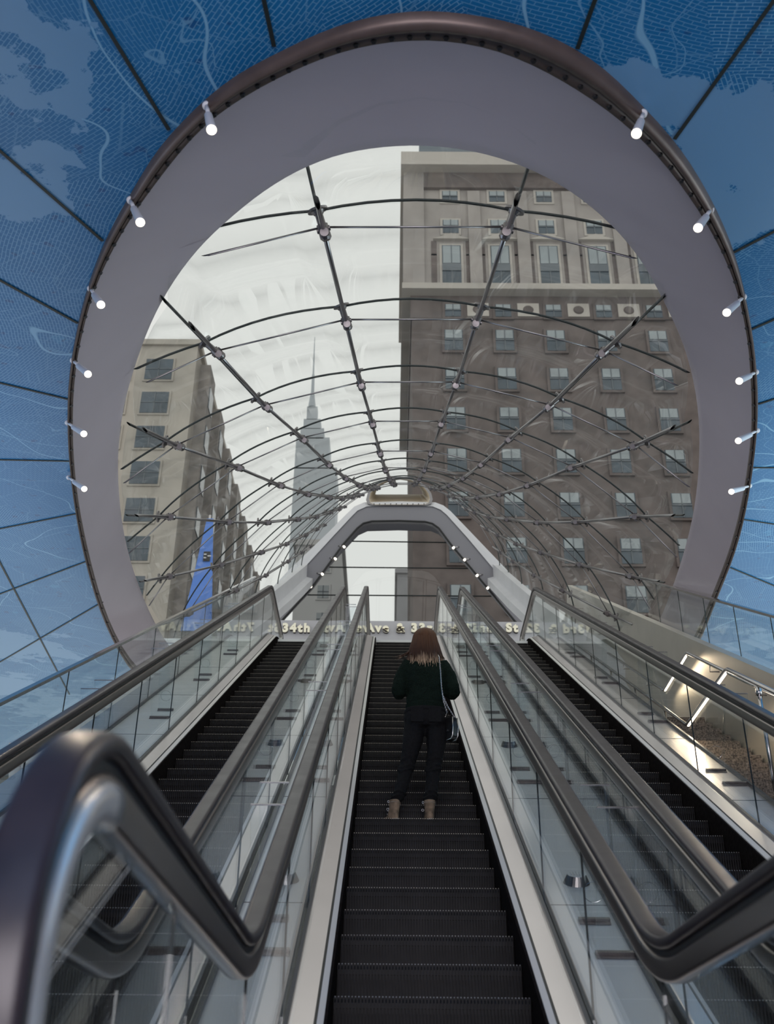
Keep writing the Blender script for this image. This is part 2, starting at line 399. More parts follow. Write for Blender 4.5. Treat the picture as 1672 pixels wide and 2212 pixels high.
# ------------------------------------------------------------------ spotlights on the rim
LAMPS = [((448,215),(457,280)),((284,420),(303,480)),((198,612),(218,658)),((160,768),(190,808)),((148,903),(181,937)),((150,1022),(182,1056)),
         ((1387,232),(1375,288)),((1532,441),(1508,492)),((1603,630),(1570,675)),((1630,793),(1597,823)),((1633,920),(1595,952)),((1617,1040),(1580,1062))]
ordn = ['topmost', 'second from the top', 'third from the top', 'fourth from the top', 'fifth from the top', 'lowest']
for q, (a, b) in enumerate(LAMPS):
    pa = ceil_pt(a[0], a[1]) + Vector((0, 0, -.05))
    rb = ray(*b); L0 = (pa - CAM).length
    pb = CAM + rb * (L0 * 0.93)
    ax = (pb - pa).normalized(); side = 'left' if q < 6 else 'right'
    t = empty('spotlight', tuple(pa))
    tag(t, f'white cylinder spotlight on the {side} side of the round rim, {ordn[q % 6]}', 'spotlight', 'spotlights around the round rim')
    mb = MB(); mb.cyl(pa, pa.lerp(pb, .42), .012, .012); mb.cyl(pa - ax * .02, pa + ax * .015, .024, .024); child_fix(mb.build('stem', WHITE, t, True), t)
    h0 = pa.lerp(pb, .36); aim = (ax + Vector((0, 0, -.35))).normalized()
    mb = MB(); mb.tube([h0, h0 + aim * .02, pb - aim * .012, pb], [.015, .022, .026, .028], 20, caps=True); child_fix(mb.build('lamp_head', WHITE, t, True), t)
    mb = MB(); mb.cyl(pb + aim * .001, pb + aim * .006, .0265, .0265, 20); child_fix(mb.build('lens', LAMPFACE, t), t)
    ld = bpy.data.lights.new('spot', 'SPOT'); ld.energy = 14; ld.color = (1, .85, .65); ld.spot_size = 1.6; ld.spot_blend = .8; ld.shadow_soft_size = .04
    lo = bpy.data.objects.new('spot_beam', ld); C.objects.link(lo); lo.location = pb + aim * .03; lo.rotation_euler = (-aim).to_track_quat('Z', 'Y').to_euler()

# ------------------------------------------------------------------ glass canopy over the shaft
RW = [292, 212.5, 152, 112.5, 83, 62.5, 49, 38.5, 31.5, 26.5, 23.5, 21.5]
RY = [165, 455, 662, 802, 890, 957, 995, 1017, 1031, 1035, 1036, 1036]
RD = [8.0 + 2.08 * i for i in range(-1, 11)]
KR = [1, 2.92, 4.62, 6.36, 8.3, 9.6, 9.95]; KD = [0, .51, 1.35, 2.72, 4.68, 6.9, 8.7]
def node(i, k):                   # k from -7..-1, 1..7
    a = abs(k) - 1; w = RW[i]; y = RY[i] + KD[a] * w
    xc = 870 + 0.0436 * (1110 - y)
    return at_d(xc + math.copysign(KR[a] * w, k), y, RD[i])
KS = [-7, -6, -5, -4, -3, -2, -1, 1, 2, 3, 4, 5, 6, 7]
NR = len(RW)
axis = []
for i in range(NR):
    pts = [node(i, k) for k in KS]; c = Vector((0, 0, 0))
    for p in pts[2:-2]: c += p
    axis.append(c / (len(pts) - 4) + N * (-0.35 * RW[i] / F_PX * RD[i] * 3))
can = empty('glass_canopy', (0, 14, 9)); tag(can, 'arched glass canopy of clamped curved panes over the escalators', 'canopy')
import bmesh
def trim(vs, fs, slack=-.12):      # trim one piece at the edge of the opening
    def g(v):
        n = (v - CAM).dot(N); return (v - CAM).dot(U) + 2.42 * n - 13.3 + .62 * max(0, n - 1) ** 2
    gs = [g(v) for v in vs]
    if min(gs) > slack: return vs, fs
    if max(gs) < slack: return [], []
    near = sorted(vs, key=lambda v: abs(g(v)))[:max(4, len(vs) // 4)]
    nb = sum((v - CAM).dot(N) for v in near) / len(near); k = .62 * max(0, nb - 1) ** 2; sl = 1.24 * max(0, nb - 1)
    # plane tangent to the curved edge surface at nb:  d + (2.42 + sl) n = 13.3 - k + sl * nb + slack
    no = (U + N * (2.42 + sl)); co = CAM + U * (13.3 - k + sl * nb + slack)
    bm = bmesh.new(); bv = [bm.verts.new(v) for v in vs]
    for f in fs:
        try: bm.faces.new([bv[i] for i in f])
        except ValueError: pass
    bmesh.ops.bisect_plane(bm, geom=bm.verts[:] + bm.edges[:] + bm.faces[:], plane_co=co, plane_no=no.normalized(), clear_inner=True)
    bm.verts.index_update(); out = ([v.co.copy() for v in bm.verts], [tuple(v.index for v in f.verts) for f in bm.faces]); bm.free(); return out
class TB(MB):
    slack = -.12
    def add(s, vs, fs, k=0):
        vs, fs = trim([Vector(v) for v in vs], fs, s.slack)
        if fs: MB.add(s, vs, fs, k)
def adopt(o):
    if len(o.data.polygons) == 0: bpy.data.objects.remove(o); return None
    return child_fix(o, can)
def visible_from(i, k):
    p = node(i, k); return True
def arc(i, k0, k1, n=6, pull=0.0):
    a, b = node(i, k0), node(i, k1); out = []
    ca = axis[i]; L = (a - b).length; bow = 0.055 * L
    mid = (a + b) / 2 - ca; mid = mid - U * mid.dot(U); mid.normalize()
    for s in range(n + 1):
        t = s / n; out.append(a.lerp(b, t) + mid * bow * 4 * t * (1 - t))
    return out
def inward(i, k):
    v = axis[i] - node(i, k); v = v - U * v.dot(U); return v.normalized()
# seen: skip nodes hidden behind the ceiling (outside the opening)
def inside_open(p):
    v = p - CAM; z = v.dot(fwd); x = 836 + v.dot(r2) / z * F_PX; y = 1106 - v.dot(u2) / z * F_PX
    th = math.atan2(y - CC[1], x - CC[0]); i = int((th + PI) / (2 * PI) * NA) % NA
    r = math.hypot(i_px[i][0] - CC[0], i_px[i][1] - CC[1])
    return math.hypot(x - CC[0], y - CC[1]) < r * 1.02
pn = 0
for i in range(NR - 1):
    for k0, k1 in zip(KS, KS[1:]):
        A, B = arc(i, k0, k1), arc(i + 1, k0, k1)
        vs = A + B; n = len(A)
        vs, fs_ = trim(vs, [(s, s + 1, n + s + 1, n + s) for s in range(n - 1)])
        if not fs_: continue
        o = mesh('glass_pane', vs, fs_, G_CAN, can, True); o = adopt(o)
        if o is None: continue
        sm = o.modifiers.new('solid', 'SOLIDIFY'); sm.thickness = 0.02
for k in KS:
    pts = [node(i, k) for i in range(NR)]
    good = [i for i in range(NR) if inside_open(pts[i])]
    if not good: continue
    i0 = 0
    mb = TB(); [mb.tube([a_, b_], .013, 6) for a_, b_ in zip(pts, pts[1:])]; adopt(mb.build('pane_joint', JOINT, can))
    if abs(k) < 7:
        mb = TB(); mb.slack = -.18; tp_ = [pts[i] + inward(i, k) * .145 * (1 if i < 8 else .8) for i in range(NR)]
        [mb.tube([a_, b_], .018, 8) for a_, b_ in zip(tp_, tp_[1:])]; adopt(mb.build('longitudinal_tube', ROD, can, True))
clamps = []
for i in range(NR):
    ks = KS; mb = TB(); rb = TB(); rb.slack = -.49
    full = []
    for k0, k1 in zip(ks, ks[1:]):
        mb.tube(arc(i, k0, k1, 8), .012, 6)
        if abs(k0) < 7 and abs(k1) < 7: rb.tube([node(i, k0) + inward(i, k0) * .125, node(i, k1) + inward(i, k1) * .125], .009, 6)
    adopt(mb.build('ring_joint', JOINT, can)); adopt(rb.build('tie_rod', ROD, can, True))
    for k in ks:
        if abs(k) == 7 or not inside_open(node(i, k)): continue
        clamps.append((i, k))
for i, k in clamps[:96]:
    p = node(i, k); d = inward(i, k); s = 1.0 if i < 8 else .85
    s *= 1.25
    mb = MB(); mb.cyl(p - d * .012, p + d * .006, .060 * s, .060 * s, 20); mb.cyl(p + d * .006, p + d * .03, .042 * s, .028 * s)
    mb.cyl(p + d * .03, p + d * .10, .024 * s, .024 * s); mb.cyl(p + d * .085 * s, p + d * .165 * s, .034 * s, .034 * s, 14); mb.cyl(p + d * .165 * s, p + d * .18 * s, .034 * s, .022 * s, 14)
    cc = p + d * .14 * s; mb.cyl(cc - U * .06, cc + U * .06, .026 * s, .026 * s, 12)
    t = d.cross(U); cc = p + d * .115 * s; mb.cyl(cc - t * .05, cc + t * .05, .016 * s, .016 * s, 10)
    o = adopt(mb.build('clamp', DSTEEL, can, False))
# side curbs that carry the canopy
for sgn, nm in ((-1, 'left'), (1, 'right')):
    mb = MB(); pts = [node(i, 7 * sgn) for i in range(4, NR)]
    pts[-1] = pts[-1] + U * .9
    prof = [(-.02, .05), (.14, .05), (.14, -.30), (.30, -.34), (.30, -.55), (-.02, -.55)]
    vs = []; 
    for p in pts:
        for (a, b) in prof: vs.append(p + EX * (-sgn * (a)) + N * b * .9)
    n = len(prof); fs = [(i*n+j, i*n+(j+1) % n, (i+1)*n+(j+1) % n, (i+1)*n+j) for i in range(len(pts)-1) for j in range(n)]
    mb.add(vs, fs)
    structure(mb.build('wall_curb_' + nm, CURB), f'pale grey sloping curb under the {nm} side of the canopy')

# ------------------------------------------------------------------ street door portal at the top
PY0, PY1 = 26.0, 27.4
inn = [(600,1352),(615.5,1334),(674.6,1269),(740,1178.6),(772,1142),(785,1131.5),(803,1127),(862,1126),(918,1128),(934,1132),(948,1142),(973,1175.5),(1020,1231.5),(1110,1340),(1120,1352)]
outr = [(545,1352),(575,1318),(640,1245),(718,1160),(760,1115),(772,1103),(792,1094),(862,1092),(935,1094),(952,1101),(966,1113),(1010,1162),(1078,1243),(1150,1325),(1175,1352)]
mb = MB()
fi = [at_y(x, y, PY0) for x, y in inn]; fo = [at_y(x, y, PY0) for x, y in outr]
bi = [at_y(x, y, PY1 ) for x, y in [(840 + (a - 840) * .985, 1352 + (b - 1352) * .965) for a, b in inn]]
n = len(fi)
vs = fo + fi + bi; fs = []
for i in range(n - 1): fs += [(i, i+1, n+i+1, n+i), (n+i, n+i+1, 2*n+i+1, 2*n+i)]
back = [p + Vector((0, 1.4, 0)) for p in fo]; vs += back
for i in range(n - 1): fs += [(3*n+i, 3*n+i+1, i+1, i)]
mb.add(vs, fs)
PFR = pbr('portal_grey', (0.27, 0.265, 0.295), 0.45)
portal = structure(mb.build('trim_3', PFR), 'grey rounded trapezoid frame around the street window')
oo = [at_y(862 + (x - 862) * 1.07, y - (9 if 700 < x < 1030 else 14), PY0 + .05) for x, y in outr]; o1 = [at_y(x, y, PY0 - .03) for x, y in outr]
k_ = len(oo); m4 = MB(); m4.add(o1 + oo + [p + Vector((0, .6, 0)) for p in oo], [(i, i+1, k_+i+1, k_+i) for i in range(k_-1)] + [(k_+i, k_+i+1, 2*k_+i+1, 2*k_+i) for i in range(k_-1)]); m4.build('outer_band', CURB, portal)
mb = MB(); mb.tube([p + Vector((0, -.02, 0)) for p in fi], .03, 6); mb.build('frame_edge', BLACK, portal)
gl = mesh('window_1', bi, [tuple(range(n))], G_FAC); structure(gl, 'tall glass wall above the street doors')
for y, a, b in ((1170, 745, 976), (1226, 698, 1022), (1286, 652, 1072)):
    p, q = at_y(a, y - 1, PY1 - .03), at_y(b, y + 2, PY1 - .03); m2 = MB(); m2.tube([p, q], .018, 6); m2.build('mullion', JOINT, gl)
# cream arched transom above
arch_o = [(797,1078),(800,1066),(808,1054),(822,1044),(840,1037),(864,1034),(888,1037),(904,1044),(917,1054),(926,1066),(929,1078),(926,1086),(916,1090),(862,1090),(810,1090),(800,1086)]
arch_i = [(811,1067),(813,1060),(820,1052),(830,1045),(845,1039),(864,1036),(882,1039),(896,1044),(905,1052),(911,1060),(913,1067),(912,1068),(905,1068),(862,1068),(820,1068),(812,1068)]
fo = [at_y(*p, PY0 - .04) for p in arch_o]; bo = [at_y(*p, PY1 + .3) for p in arch_i]; n = len(fo)
ao = [at_y(864 + (x - 864) * 1.09, min(1091.5, 1064 + (y - 1064) * 1.12 - 1), PY0 - .06) for x, y in arch_o]
mb = MB(); mb.add(fo + bo, [(i, (i+1) % n, n + (i+1) % n, n + i) for i in range(n)])
structure(mb.build('trim_4', CREAM, None, False), 'cream lined arched window reveal at the far end of the canopy')
mb = MB(); mb.add(ao + fo + [p + Vector((0, .05, 0)) for p in ao], [(i, (i+1) % n, n + (i+1) % n, n + i) for i in range(n)] + [(2*n+i, 2*n+(i+1) % n, (i+1) % n, i) for i in range(n)])
structure(mb.build('trim_5', ROD), 'dark arched end ring closing the canopy')
structure(mesh('window_2', bo, [tuple(range(n))], G_FAC), 'arched end window at the top of the canopy')
for k in range(10):
    m2 = MB(); p = at_y(808 + k * 12, 1089.0, PY0 - .06); m2.cyl(p, p + Vector((0, -.02, 0)), .014, .014, 8); tag(m2.build('bolt', BLACK, bpy.data.objects['trim_4']), None)
# portal downlights
for q, (x, y) in enumerate([(744,1181),(725,1207),(697,1240),(672,1267),(979,1183),(1003,1209),(1030,1243),(1053,1270)]):
    p = at_y(x, y, PY0 - .05); s = -1 if q < 4 else 1
    t = empty('recessed_lamp', tuple(p)); sd = 'left' if q < 4 else 'right'
    tag(t, f'small round lamp on the {sd} leg of the portal frame, {["highest", "second highest", "third highest", "lowest"][q % 4]}', 'lamp', 'small lamps on the portal frame')
    mb = MB(); mb.cyl(p + Vector((s * .16, .05, .05)), p, .018, .018); child_fix(mb.build('arm', STEEL, t, True), t)
    mb = MB(); mb.cyl(p + Vector((s * .02, .02, .02)), p + Vector((0, -.02, -.02)), .030, .034); child_fix(mb.build('lamp_face', LAMPFACE, t, True), t)
# sign fascia above the doors, with street names
FY = 25.4
a, b = at_y(480, 1338, FY), at_y(1330, 1346, FY)
zt = (a.z + b.z) / 2; zb = zt - 1.5
mb = MB(); mb.box(((a.x + b.x) / 2, FY + .25, (zt + zb) / 2), b.x - a.x, .5, zt - zb)
fas = tag(mb.build('sign_fascia', FASCIA), 'white sign fascia with raised street names above the exit doors', 'sign')
def word(txt, px, size=.215, py=1367):
    p = at_y(px, py, FY - .01)
    cu = bpy.data.curves.new('lettering', 'FONT'); cu.body = txt; cu.size = size * 1.42; cu.extrude = .012; cu.offset = .016; cu.space_character = 1.28
    cu.materials.append(LETTER); o = bpy.data.objects.new('lettering', cu); C.objects.link(o)
    bpy.context.view_layer.update(); me = bpy.data.meshes.new_from_object(o); bpy.data.objects.remove(o)
    o = bpy.data.objects.new('lettering', me); C.objects.link(o)
    o.location = (p.x, FY - .10, p.z); o.rotation_euler = (PI / 2, 0, 0); o.parent = fas
    cu.extrude = .045; cu.materials.clear(); cu.materials.append(RETURN_SHADE); cu.offset = .012
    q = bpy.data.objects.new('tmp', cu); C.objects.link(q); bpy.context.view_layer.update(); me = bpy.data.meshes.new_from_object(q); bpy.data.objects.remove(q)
    q = bpy.data.objects.new('return_shade', me); C.objects.link(q); q.parent = o; q.location = (0, -.004, -.058)  # dark copy behind the letters, stands in for their shadow as well as returns
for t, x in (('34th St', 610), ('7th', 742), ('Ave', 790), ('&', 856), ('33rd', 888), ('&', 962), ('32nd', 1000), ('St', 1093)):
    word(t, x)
# upper landing
mb = MB(); mb.box((0, 23.2, 8.745 - .2), 12, 8.2, .4); structure(mb.build('floor_landing', DECK), 'upper landing at the top of the escalators')
mb = MB(); mb.box((0, 120, 8.6), 300, 184, .2); structure(mb.build('road', pbr('asphalt', (.12, .12, .12), .8)), 'street outside')

# ------------------------------------------------------------------ escalators
Y0, Y1S, ZT = 4.013, 19.16, 8.745
def line_path(Hf, Hi, ya, yb, R=1.0):
    k0 = Y0 + (Hf - Hi) / T30; k1 = Y0 + (ZT + Hf - Hi) / T30
    return fillet([(ya, Hf), (k0, Hf), (k1, ZT + Hf), (yb, ZT + Hf)], [R, R])
def rounded(w, h, r, cy=0.0, seg=4):
    out = []
    for cx, cz, a0 in ((w/2 - r, h/2 - r, 0), (-w/2 + r, h/2 - r, PI/2), (-w/2 + r, -h/2 + r, PI), (w/2 - r, -h/2 + r, 1.5*PI)):
        for s in range(seg + 1):
            a = a0 + PI/2 * s / seg; out.append((cx + r * math.cos(a), cy + cz + r * math.sin(a)))
    return out
NEWY, NR_ = 1.84, .39
TOPY = 21.3
RH, RI = 1.127 - .018, 1.166 - .021
def rail_path():
    p = line_path(RH, RI, NEWY, TOPY, 1.0)
    lo = [Vector((NEWY - NR_ * math.sin(a), RH - NR_ + NR_ * math.cos(a))) for a in [PI * s / 20 for s in range(20, 0, -1)]]
    hi = [Vector((TOPY + NR_ * math.sin(a), ZT + RH - NR_ + NR_ * math.cos(a))) for a in [PI * s / 20 for s in range(1, 21)]]
    return lo + p + hi
RP = rail_path()
def inner_path(d):         # parallel path inset below the rail
    out = []
    for i, p in enumerate(RP):
        t = (RP[min(i + 1, len(RP) - 1)] - RP[max(i - 1, 0)]).normalized(); out.append(p + Vector((t.y, -t.x)) * d)
    return out
# step mesh with ribbed riser and cleated tread
def step_mesh():
    mb = MB(); W = 1.0; nr = 58; run = .3507; rise = .2025
    pitch = W / nr
    mb.box((0, run / 2 + .01, -.03), W, run + .0, .05, k=0)
    mb.box((0, .03, -.13), W, .02, rise, k=0)
    for i in range(nr):
        x = -W / 2 + pitch * (i + .5)
        # cleat along the tread, continuing down the riser
        w = pitch * .42
        mb.add([(x-w/2, .004, 0), (x+w/2, .004, 0), (x+w/2, run, 0), (x-w/2, run, 0), (x-w/2, .004, -.012), (x+w/2, .004, -.012), (x+w/2, run, -.012), (x-w/2, run, -.012)],
               [(0,1,2,3),(0,4,5,1),(1,5,6,2),(3,7,4,0)], 0)
        prof = [(.004, -.012), (-.002, -.03), (.0, -.08), (.012, -.15), (.022, -.215)]
        for a, b in zip(prof, prof[1:]):
            mb.add([(x-w/2, a[0], a[1]), (x+w/2, a[0], a[1]), (x+w/2, b[0], b[1]), (x-w/2, b[0], b[1]), (x-w/2, .03, a[1]), (x+w/2, .03, a[1]), (x+w/2, .03, b[1]), (x-w/2, .03, b[1])],
                   [(0,3,2,1),(0,4,7,3),(1,2,6,5)], 0)
        # worn tip, coloured bright as if catching light from above
        mb.add([(x-w*.5, .001, .0015), (x+w*.5, .001, .0015), (x+w*.5, .02, .0015), (x-w*.5, .02, .0015), (x-w*.5, -.0015, -.0045), (x+w*.5, -.0015, -.0045)], [(0,1,2,3),(0,4,5,1)], 1)
    return mb
stepmb = step_mesh(); step_me = None
def place(me_src, name, parent, loc):
    o = bpy.data.objects.new(name, me_src); C.objects.link(o); o.parent = parent; o.location = loc; return o
def escalator(cx, label, nsteps, first=0):
    global step_me
    root = empty('escalator', (cx, 0, 0)); tag(root, label, 'escalator', None)
    if step_me is None:
        so = stepmb.build('step', None, root, mats=[STEPM, CLEAT]); step_me = so.data; first_obj = so
    else: first_obj = place(step_me, 'step', root, (0, 0, 0))
    kmax = int(ZT / .2025)
    # phase so a nosing sits at slope distance 8.84 (the woman's step)
    yw = 8.84 * C30 + 2.47 * S30
    base = (yw - Y0) / .35074; ph = base - math.floor(base)
    n = 0
    for k in range(0, kmax + 1):
        y = Y0 + (k + ph) * .35074; z = (k + ph) * .2025
        if z > ZT: break
        if n == 0: first_obj.location = (0, y, z)
        else: place(step_me, 'step', root, (0, y, z))
        n += 1
    for s in (-1, 1):
        def P(name, sect, Hf, Hi, mat, ya=.9, yb=22.0, closed=True, R=1.4):
            mb = MB(); sect2 = [(s * a, b) for a, b in sect]
            if s < 0: sect2 = sect2[::-1]
            sweep(mb, line_path(Hf, Hi, ya, yb, R), sect2, 0, closed=closed); o = mb.build(name, mat, root); return o
        P('skirt', [(.505, -.30), (.505, .105), (.520, .105), (.520, -.30)], 0, 0, SKIRT)
        P('skirt_strip', [(.519, .09), (.519, .114), (.548, .128), (.548, .09)], 0, 0, STRIP)
        P('skirt_groove', [(.548, .09), (.548, .118), (.562, .122), (.562, .09)], 0, 0, BLACK)
        P('inner_deck', [(.562, .09), (.562, .130), (.655, .150), (.672, .150), (.672, .09)], 0, 0, BRUSHED)
        P('glass_gasket', [(.672, .09), (.672, .165), (.690, .170), (.690, .09)], 0, 0, GASKET)
        mb = MB(); sweep(mb, RP, rounded(.085, .042, .018), 0); h = mb.build('handrail', RUBBER, root, True); h.location.x = s * .70
        mb = MB(); sweep(mb, inner_path(.032), rounded(.040, .024, .004), 0); g = mb.build('rail_slot', BLACK, root); g.location.x = s * .70
        mb = MB(); sweep(mb, inner_path(.082), rounded(.062, .080, .016), 0); g = mb.build('rail_guide', GUIDE, root, True); g.location.x = s * .70
        ip = inner_path(.088); lev = [p for i_, p in enumerate(ip) if p.x < 3.55 and i_ < 60]
        mb = MB(); sweep(mb, lev, rounded(.078, .088, .036), 0); g = mb.build('newel_trim', POLISH, root, True); g.location.x = s * .70
        lev = [p for i_, p in enumerate(ip) if p.x > 20.4 and p.y > 8]
        mb = MB(); sweep(mb, lev, rounded(.078, .088, .036), 0); g = mb.build('newel_trim', POLISH, root, True); g.location.x = s * .70
        # glass panels between vertical joints
        bot = line_path(.12, .12, .5, 24, 1.4); gp = inner_path(.125)
        top = [p for p in gp]
        joints = [NEWY + .75 + 1.42 * j for j in range(0, 14)]
        joints = [j for j in joints if j < TOPY]
        tops = [p for p in gp if p.x >= NEWY]
        mid = [p for p in gp[21:-20]]
        def topz(y):
            return lerp_path(mid, y)
        ri = NR_ - .125
        edges = [None] + joints + [None]
        for j in range(len(edges) - 1):
            a, b = edges[j], edges[j + 1]
            poly = []
            if a is None:
                cz = RH - NR_
                poly += [Vector((NEWY - ri * math.sin(t), cz + ri * math.cos(t))) for t in [PI * q / 12 for q in range(12, -1, -1)]]
                ys = [NEWY + (b - .004 - NEWY) * q / 8 for q in range(1, 9)]
                up = poly + [Vector((y, topz(y))) for y in ys]; low = [Vector((y, lerp_path(bot, y))) for y in [NEWY] + ys]
                pts = up + low[::-1]
            elif b is None:
                cz = ZT + RH - NR_
                ys = [a + .004 + (TOPY - a) * q / 8 for q in range(9)]
                up = [Vector((y, topz(y))) for y in ys] + [Vector((TOPY + ri * math.sin(t), cz + ri * math.cos(t))) for t in [PI * q / 12 for q in range(1, 13)]]
                pts = up + [Vector((y, lerp_path(bot, y))) for y in ys[::-1]]
            else:
                ys = [a + .004 + (b - a - .008) * q / 8 for q in range(9)]
                pts = [Vector((y, topz(y))) for y in ys] + [Vector((y, lerp_path(bot, y))) for y in ys[::-1]]
            m = len(pts)
            vs = [(s * .70 - .006, p.x, p.y) for p in pts] + [(s * .70 + .006, p.x, p.y) for p in pts]
            fs = [tuple(range(m)), tuple(range(m, 2*m))[::-1]] + [(i, m + i, m + (i+1) % m, (i+1) % m) for i in range(m)]
            mesh('glass_panel', vs, fs, G_BAL, root)
        mb = MB()
        for y in joints:
            mb.box((s * .70, y, (topz(y) + lerp_path(bot, y)) / 2), .010, .007, topz(y) - lerp_path(bot, y))
        mb.build('panel_joint', JOINT, root)
    # newel floor plate
    mb = MB(); mb.box((0, 2.9, -.02), 1.0, 2.2, .04); mb.build('landing_plate', BRUSHED, root)
    return root
CX = (-1.61, .22, 2.04)
escalator(CX[0], 'empty dark escalator left of the one carrying the woman', 40)
escalator(CX[1], 'dark escalator in the middle, carrying the woman in green', 40)
escalator(CX[2], 'empty dark escalator between the middle one and the stone stairs', 40)

# decks beside and between the escalators
def deck(name, xa, xb, label, mat=DECK, h=.115):
    mb = MB(); sweep(mb, line_path(h, h, .9, 22.0, 1.4), [(xb, 0), (xa, 0), (xa, -.3), (xb, -.3)][::-1], 0)
    o = mb.build(name, mat); tag(o, label, 'deck')
    mb = MB(); n_ = 0
    for d in [4.2 + 2.45 * k for k in range(7)]:
        p = S(0, d, 0); y = d * C30 + 2.36 * S30; z = lerp_path(line_path(h, h, .9, 22, 1.4), y)
        R = Matrix.Rotation(PI / 6, 3, 'X'); mb.box(((xa + xb) / 2, y, z + .001), xb - xa, .006, .003, R)
    mb.build('deck_seam', SEAM, o)
    for xe in (xa + .012, xb - .012):
        mb = MB(); sweep(mb, line_path(h, h, .9, 22.0, 1.4), [(-.012, 0), (.012, 0), (.012, .03), (-.012, .03)], xe); mb.build('edge_gasket', GASKET, o)
    return o
deck('deck_cover', CX[0] + .712, CX[1] - .712, 'pale satin deck between the left and the middle escalator')
deck('deck_cover', CX[1] + .712, CX[2] - .712, 'pale satin deck between the middle and the right escalator')
deck('deck_cover', -3.0, CX[0] - .712, 'pale satin deck between the left escalator and the low glass wall')
deck('deck_cover', CX[2] + .712, 3.12, 'brushed deck between the right escalator and the stone stairs', BRUSHED)
mb = MB(); sweep(mb, line_path(.10, .10, .9, 22.0, 1.4), [(-3.0, 0), (-3.35, 0), (-3.35, -.3), (-3.0, -.3)], 0)
structure(mb.build('floor_side', pbr('side_deck', (.50, .50, .54), .4)), 'pale sloping surface behind the left glass wall')

# anti-slide plates and studs on the decks
RS = Matrix.Rotation(PI / 6, 3, 'X')
def plate(x, d, w, label, ring):
    base = S(x, d, -2.47 + .10); t = empty('barrier_plate', tuple(base)); tag(t, label, 'barrier', 'clear barrier plates on the escalator decks')
    mb = MB(); mb.box(base + N * .40, w, .010, .78, RS); child_fix(mb.build('clear_sheet', G_PLATE, t), t)
    mb = MB(); mb.box(base + N * .786, w, .012, .008, RS); child_fix(mb.build('top_edge', STEEL, t), t)
    mb = MB(); mb.box(base + N * .013 - U * .02, w + .01, .03, .024, RS); mb.box(base + N * .005 - U * .03, w + .01, .07, .008, RS); child_fix(mb.build('foot', DSTEEL, t), t)
    if ring:
        mb = MB(); c = base + N * .17 - U * .007
        mb.tube([c + EX * .06 * math.cos(a) + N * .06 * math.sin(a) for a in [2 * PI * q / 28 for q in range(29)]], .0016, 5, caps=False)
        child_fix(mb.build('round_mark', STEEL, t), t)
def stud(x, d, label):
    base = S(x, d, -2.47 + .10); t = empty('deck_stud', tuple(base)); tag(t, label, 'stud', 'steel studs on the escalator decks')
    mb = MB(); mb.cyl(base, base + N * .055, .085, .060, 28); child_fix(mb.build('body', GUIDE, t), t)
    mb = MB(); mb.cyl(base + N * .055, base + N * .058, .060, .058, 28); 
    for k in (-2, -1, 0, 1, 2): mb.box(base + N * .062 + EX * k * .018, .007, .07 - abs(k) * .012, .006, RS)
    child_fix(mb.build('ridged_top', DECK, t), t)
PD = [5.91, 9.64, 12.45, 15.2, 17.9]; SD = [7.04, 11.1, 15.1, 19.0]
onum = ['lowest', 'second from the bottom', 'third from the bottom', 'fourth from the bottom', 'fifth from the bottom']
for nm, xm, hasstud in (('deck left of the middle escalator', -.66, True), ('deck right of the middle escalator', 1.19, True), ('left outer deck', -2.62, False), ('brushed deck by the stone stairs', 2.98, False)):
    for k, d in enumerate(PD):
        plate(xm + .02, d, .21, f'wide clear plate on the {nm}, {onum[k]}', False)
        plate(xm - .01, d + .48, .17, f'round marked plate on the {nm}, {onum[k]}', True)
    if hasstud:
        for k, d in enumerate(SD): stud(xm, d, f'steel stud on the {nm}, {onum[k]}')

# outer glass walls
def glass_wall(x, nrail, nbot, d0, d1, label, side, step=1.55, cut=None):
    t = empty('glass_wall', (x, 0, 0)); tag(t, label, 'glass wall')
    ds = []; d = d0
    while d < d1 - .3: ds.append(d); d += step
    ds.append(d1)
    for a, b in zip(ds, ds[1:]):
        A0, A1 = S(x, a + .006, nbot), S(x, a + .006, nrail); B0, B1 = S(x, b - .006, nbot), S(x, b - .006, nrail)
        # vertical joints: shift the lower corners
        sh = (nrail - nbot) * T30
        A0 = S(x, a + .006 - sh, nbot); B0 = S(x, b - .006 - sh, nbot)
        vs = [p + EX * e for e in (-.008, .008) for p in (A0, B0, B1, A1)]
        o = mesh('glass_panel', vs, [(0,1,2,3),(7,6,5,4),(0,4,5,1),(1,5,6,2),(2,6,7,3),(3,7,4,0)], G_BAL, t); child_fix(o, t)
        mb = MB(); mb.tube([A0, A1], .006, 5); child_fix(mb.build('panel_joint', JOINT, t), t)
    mb = MB()
    a, b = S(x, d0, nrail), S(x, d1, nrail)
    R = RS; mb.box((a + b) / 2 + N * .012, .055, (b - a).length, .028, R); child_fix(mb.build('top_rail', STEEL, t), t)
    mb = MB(); a, b = S(x, d0 - .6, nbot), S(x, d1 - .6, nbot); mb.box((a + b) / 2, .04, (b - a).length, .06, R); child_fix(mb.build('base_channel', BRUSHED, t), t)
    return t
glass_wall(-3.0, -1.52, -2.38, 6.5, 24.3, 'low glass wall with flat steel rail under the blue map, left side', -1, 1.9)
glass_wall(3.95, -1.09, -2.35, 7.8, 17.3, 'tall glass wall above the stone stairs on the right', 1, 1.25)
